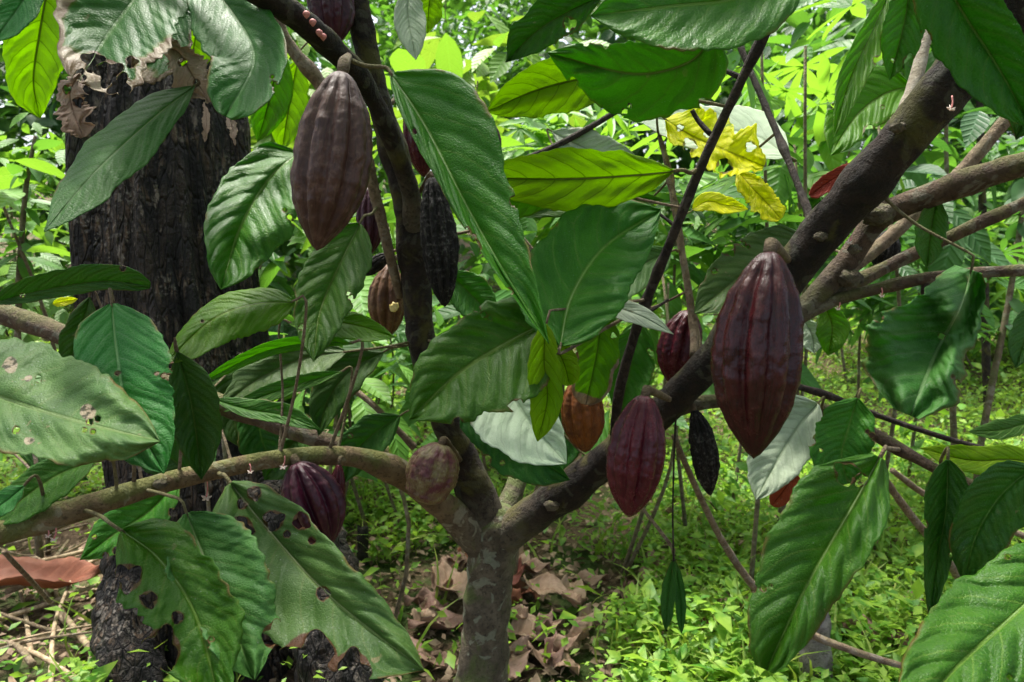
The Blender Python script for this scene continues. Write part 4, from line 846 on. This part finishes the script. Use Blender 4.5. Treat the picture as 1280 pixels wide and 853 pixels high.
pod('dark red pod partly hidden behind the tan twig', (862, 388), (840, 482), 1.06, 54, 'red', 9, stalk_to=(880, 460, .98))
pod('rotting orange-brown pod below the centre leaves', (724, 472), (732, 566), 1.02, 54, 'orange', 10, stalk_to=(700, 440, 1.3))
pod('thin black withered pod hanging under the right branch', (868, 512), (888, 620), .98, 33, 'black', 11, stalk_to=(862, 500, 1.0), shrivel=.17)
pod('pinkish pod behind the middle branch at the top', (520, 108), (530, 222), 1.13, 46, 'red', 12, stalk_to=(488, 130, 1.05))
pod('small dark pod behind the top of the long centre leaf', (610, 150), (602, 216), .98, 40, 'violet', 13, stalk_to=(630, 212, 1.2))
pod('dark pod cut off by the top edge beside the twin branches', (408, -45), (418, 58), .98, 58, 'violet', 14, stalk_to=(440, -40, 1.0))
pod('shaded brown pod left of the middle branch, under the large purple-brown pod', (462, 235), (462, 318), 1.12, 36, 'violet', 15, stalk_to=(475, 240, 1.03))
pod('tiny black withered pod left of the middle branch', (486, 318), (452, 344), 1.15, 20, 'black', 16, stalk_to=(505, 310, 1.09), shrivel=.07)
pod('dark pod tucked under the right-hand branches', (1112, 288), (1098, 338), 1.02, 34, 'black', 17, stalk_to=(1110, 300, .97), shrivel=.04)

# ------------------------------------------------------------------ on the ground
DRY = leaf_mat('fallen_leaf', (.21, .155, .11), (.40, .31, .235), (.24, .14, .09), (.3, .16, .08), .12, rough=.6, spec=.25, spots=.6)
DRY2 = leaf_mat('fallen_leaf_orange', (.15, .080, .045), (.25, .145, .085), (.3, .14, .08), (.4, .2, .1), .15, rough=.6, spec=.25, spots=.4)
def ground_pt(px, py):
    a, bb = (px-640)/F, -(py-426.5)/F; dv = np.array([a, cp+bb*sp_, -sp_+bb*cp]); t = 1.0
    for _ in range(30): p_ = np.array([0, 0, CZ])+dv*t; t *= (CZ-gz(p_[0], p_[1]))/(CZ-p_[2])
    return np.array([0, 0, CZ])+dv*t
def fallen(px, py, L, az, label, mat=None, curl=.3, seed=0, lift=.0, grp='dry leaves fallen on the ground', wr=.22):
    c = ground_pt(px, py); nu, ns = 30, 6; u = np.linspace(0, 1, nu); s = np.linspace(-1, 1, 2*ns+1); pr = np.interp(u, *PROF['wide']); r = random.Random(seed)
    U, Sg = np.meshgrid(u, s, indexing='ij'); lx = (U-.5)*L; ly = Sg*wr*L*pr[:, None]*(1+.06*np.sin(U*23+seed))
    lz = curl*L*(.35*(Sg**2)*pr[:, None]**2*.6+.55*(U-.5)**2)+.012*np.sin(U*9+seed+Sg*2)+.016+lift+.004*np.abs(np.sin(np.pi*9*(U-.2*np.abs(Sg))))
    ca, sa = math.cos(az), math.sin(az)
    X = c[0]+lx*ca-ly*sa; Y = c[1]+lx*sa+ly*ca; tl = r.uniform(-.25, .25)
    Z = gz(X, Y)+lz+np.abs(tl)*(ly*np.sign(tl)+wr*L)*.6
    o = mesh('dry_leaf', np.stack([X, Y, Z], -1), grid_faces(nu, 2*ns+1), mat or DRY, None, c, np.stack([U, Sg*.5+.5], -1).reshape(-1, 2))
    so = o.modifiers.new('thick', 'SOLIDIFY'); so.thickness = .0008; so.offset = 0
    tag(o, label, 'dry leaf', grp)
for i, a in enumerate([
 (562, 755, .26, 1.9, 'large curled dry leaf left of the trunk', DRY, .8, .03),
 (552, 790, .22, .3, 'pale dry leaf lying under the large curled one left of the trunk', DRY, .4, 0),
 (668, 800, .22, .4, 'pale pink-brown dry leaf right of the trunk foot', DRY, .35, 0),
 (690, 770, .24, -.7, 'ribbed tan dry leaf propped highest right of the trunk', DRY, .5, .04),
 (640, 840, .24, 1.1, 'dry leaf at the bottom edge against the right of the trunk', DRY, .3, 0),
 (690, 835, .20, 2.4, 'flat grey-brown dry leaf at the bottom edge right of the trunk', DRY, .3, 0),
 (655, 745, .18, 2.0, 'reddish dry leaf just behind the trunk on its right', DRY2, .5, .0),
 (640, 715, .16, .9, 'small tan dry leaf far behind the trunk', DRY, .4, 0),
 (735, 735, .16, .1, 'lone dry leaf on the grass edge right of the trunk', DRY, .4, 0),
 (785, 750, .14, 1.5, 'small dry leaf among the grass below the crimson pod', DRY, .4, 0),
 (520, 830, .22, 2.7, 'dry leaf at the bottom edge left of the trunk', DRY, .3, 0),
 (40, 765, .34, .1, 'big orange-brown dry leaf lying on the sticks at the lower left', DRY2, .7, .05),
 (350, 838, .30, .5, 'orange-brown dry leaf below the ragged leaves at the bottom', DRY2, .3, .05),
 (930, 822, .18, .2, 'red-brown dry leaf at the bottom beside the grey stake', DRY2, .4, 0),
 (1075, 800, .2, -.5, 'red-brown dry leaf right of the grey stake', DRY2, .4, 0),
 (880, 790, .14, .9, 'brown dry leaf in the grass left of the long hanging leaf', DRY2, .4, 0)]):
    fallen(a[0], a[1], a[2]*(.74 if i not in (11, 12) else 1), a[3], a[4], a[5], a[6], i, a[7])
for i in range(30):
    q = random.Random(300+i); px = q.gauss(640, 75) if i < 22 else q.uniform(880, 1180); py = q.uniform(715, 850) if i < 22 else q.uniform(740, 845)
    fallen(px, py, q.uniform(.07, .15), q.uniform(0, 6.28), 'small brown dry leaf in the litter on the ground behind the trunk' if i < 22 else 'small brown dry leaf lying among the ground cover at the lower right', DRY if i % 9 else DRY2, q.uniform(.3, .9), 40+i, q.uniform(0, .03), wr=q.uniform(.16, .26))
STRAW = flat_mat('straw', (.20, .14, .08), (.38, .30, .19), .8, 80)
for i in range(26):
    x0 = random.uniform(-60, 150); y0 = random.uniform(690, 850); c = ground_pt(x0, y0); L = random.uniform(.2, .6); a = random.choice([random.gauss(.45, .3), random.gauss(2.3, .4)])
    dv = np.array([math.cos(a), math.sin(a), 0])*L/2; pts = [c-dv, c+np.array([random.gauss(0, .01), random.gauss(0, .01), .01]), c+dv]
    for q in pts: q[2] = gz(q[0], q[1])+.015+random.uniform(0, .06)
    V, Fc = tube(catmull(pts, 14), np.linspace(1, .6, 14)*random.uniform(.003, .009), 8, .15, i, 60)
    tag(mesh('stick', V, Fc, STRAW if i % 3 else TWIG, None, c), 'dry straw-coloured stick in the heap on the soil at the lower left', 'stick', 'sticks heaped at the lower left')
def stick(label, pts, mat, n=50, k=10, name='stick', rough=.12):
    c = catmull(pts, n); C3 = P(c[:, 0], c[:, 1], c[:, 2]); V, Fc = tube(C3, c[:, 3]*c[:, 2]/F, k, rough, pts[0][0], 60)
    tag(mesh(name, V, Fc, mat, None, C3[0]), label, 'stick')
stick('long bare tan stick leaning from the right branch down to the lower right', [(842, 545, 1.02, 3.5), (870, 610, 1.06, 4), (905, 680, 1.12, 4.5), (950, 742, 1.18, 5), (1005, 788, 1.2, 5), (1070, 815, 1.2, 4.5), (1145, 838, 1.22, 4)], TWIG)
stick('bare brown stick behind the dark leaves at the right', [(1100, 590, 1.1, 4), (1135, 640, 1.15, 5), (1180, 695, 1.25, 5), (1212, 745, 1.4, 5)], TWIG)
stick('short grey stick crossing behind the bare brown stick at the right', [(1115, 588, 1.2, 3.5), (1160, 620, 1.25, 4), (1230, 650, 1.3, 4), (1330, 690, 1.3, 4)], TWIG)
stick('thin pale stick hanging from the left branch', [(5, 690, .9, 3), (35, 722, 1.0, 3), (62, 752, 1.3, 2.6)], TWIG)
# grey stake, black stub, thin sapling stems
WOODG = bark_mat('weathered_wood', (.14, .125, .11), (.26, .24, .215), (.34, .33, .3), .3, (.12, .13, .06), .3)
def post(name, label, cat, px, pt, pb, d, rpx, mat, lean=0):
    n = 26; c = np.array([(px+lean*(1-t), pt+(pb-pt)*t, d, rpx*(1+.15*t)) for t in np.linspace(0, 1, n)])
    C3 = P(c[:, 0], c[:, 1], c[:, 2]); V, Fc = tube(C3, c[:, 3]*d/F, 18, .22, px, 28)
    V = V.reshape(n+2, 18, 3); V[1:3, :, 2] += np.array([noise.noise(Vector((j*1.1, px, 0))) for j in range(18)])*.02; V = V.reshape(-1, 3)
    tag(mesh(name, V, Fc, mat, None, C3[-1]), label, cat)
post('wooden_stake', 'weathered grey wooden stake standing at the bottom behind the long hanging leaf', 'stake', 1022, 758, 950, 1.36, 19, WOODG, -6)
post('burnt_stub', 'small burnt black stub standing in the grass left of the trunk', 'stub', 453, 660, 712, 2.0, 6.5, bark_mat('burnt_wood', (.012, .01, .009), (.035, .028, .022), (.1, .09, .08), .2, (.04, .05, .02), .2), 1)
for i, (lb, pts) in enumerate([
 ('thin grey sapling stem rising at the right edge behind the branches', [(1225, 560, 2.0, 4), (1242, 470, 2.0, 4), (1262, 370, 2.0, 3.5), (1280, 250, 2.0, 3), (1290, 150, 2.0, 2)]),
 ('straight pale sapling stem behind the crumpled bluish leaf', [(1196, 620, 2.2, 4), (1192, 540, 2.2, 4), (1188, 400, 2.2, 3.6), (1184, 250, 2.2, 3), (1182, 120, 2.2, 2)]),
 ('dark slim sapling stem farther back at the right', [(1236, 560, 3.4, 5), (1232, 420, 3.4, 5), (1228, 250, 3.4, 4.5), (1222, 60, 3.4, 4)]),
 ('brown slender stem of a young plant left of the stump', [(22, 420, 1.9, 4), (25, 330, 1.9, 3.6), (32, 240, 1.9, 3), (44, 170, 1.9, 2)])]):
    bpt = P(pts[0][0], pts[0][1], pts[0][2]); c = catmull(pts, 40); C3 = P(c[:, 0], c[:, 1], c[:, 2]); rr = c[:, 3]*c[:, 2]/F
    g0 = np.array([C3[0][0], C3[0][1], float(gz(C3[0][0], C3[0][1]))-.05]); nb = 12
    low = g0+(C3[0]-g0)*np.linspace(0, 1, nb, endpoint=False)[:, None]; C3 = np.vstack([low, C3]); rr = np.r_[np.full(nb, rr[0]*1.1), rr]
    V, Fc = tube(C3, rr, 10, .12, i, 40); e = tag(empty('sapling', g0), lb, 'sapling', 'thin saplings behind the tree')
    mesh('stem', V, Fc, STEM if i != 2 else BARK_D, e, g0)
    ii = np.random.default_rng(i).integers(len(C3)//2, len(C3), 22); r_ = np.random.default_rng(i+50)
    V, Fc = scatter(C3[ii], r_.uniform(.05, .11, 22), r_.uniform(0, 6.28, 22), r_.normal(-.2, .4, 22), r_.normal(0, .4, 22), 'ovate'); mesh('foliage', V, Fc, GM['mid' if i else 'dark'], e, g0)
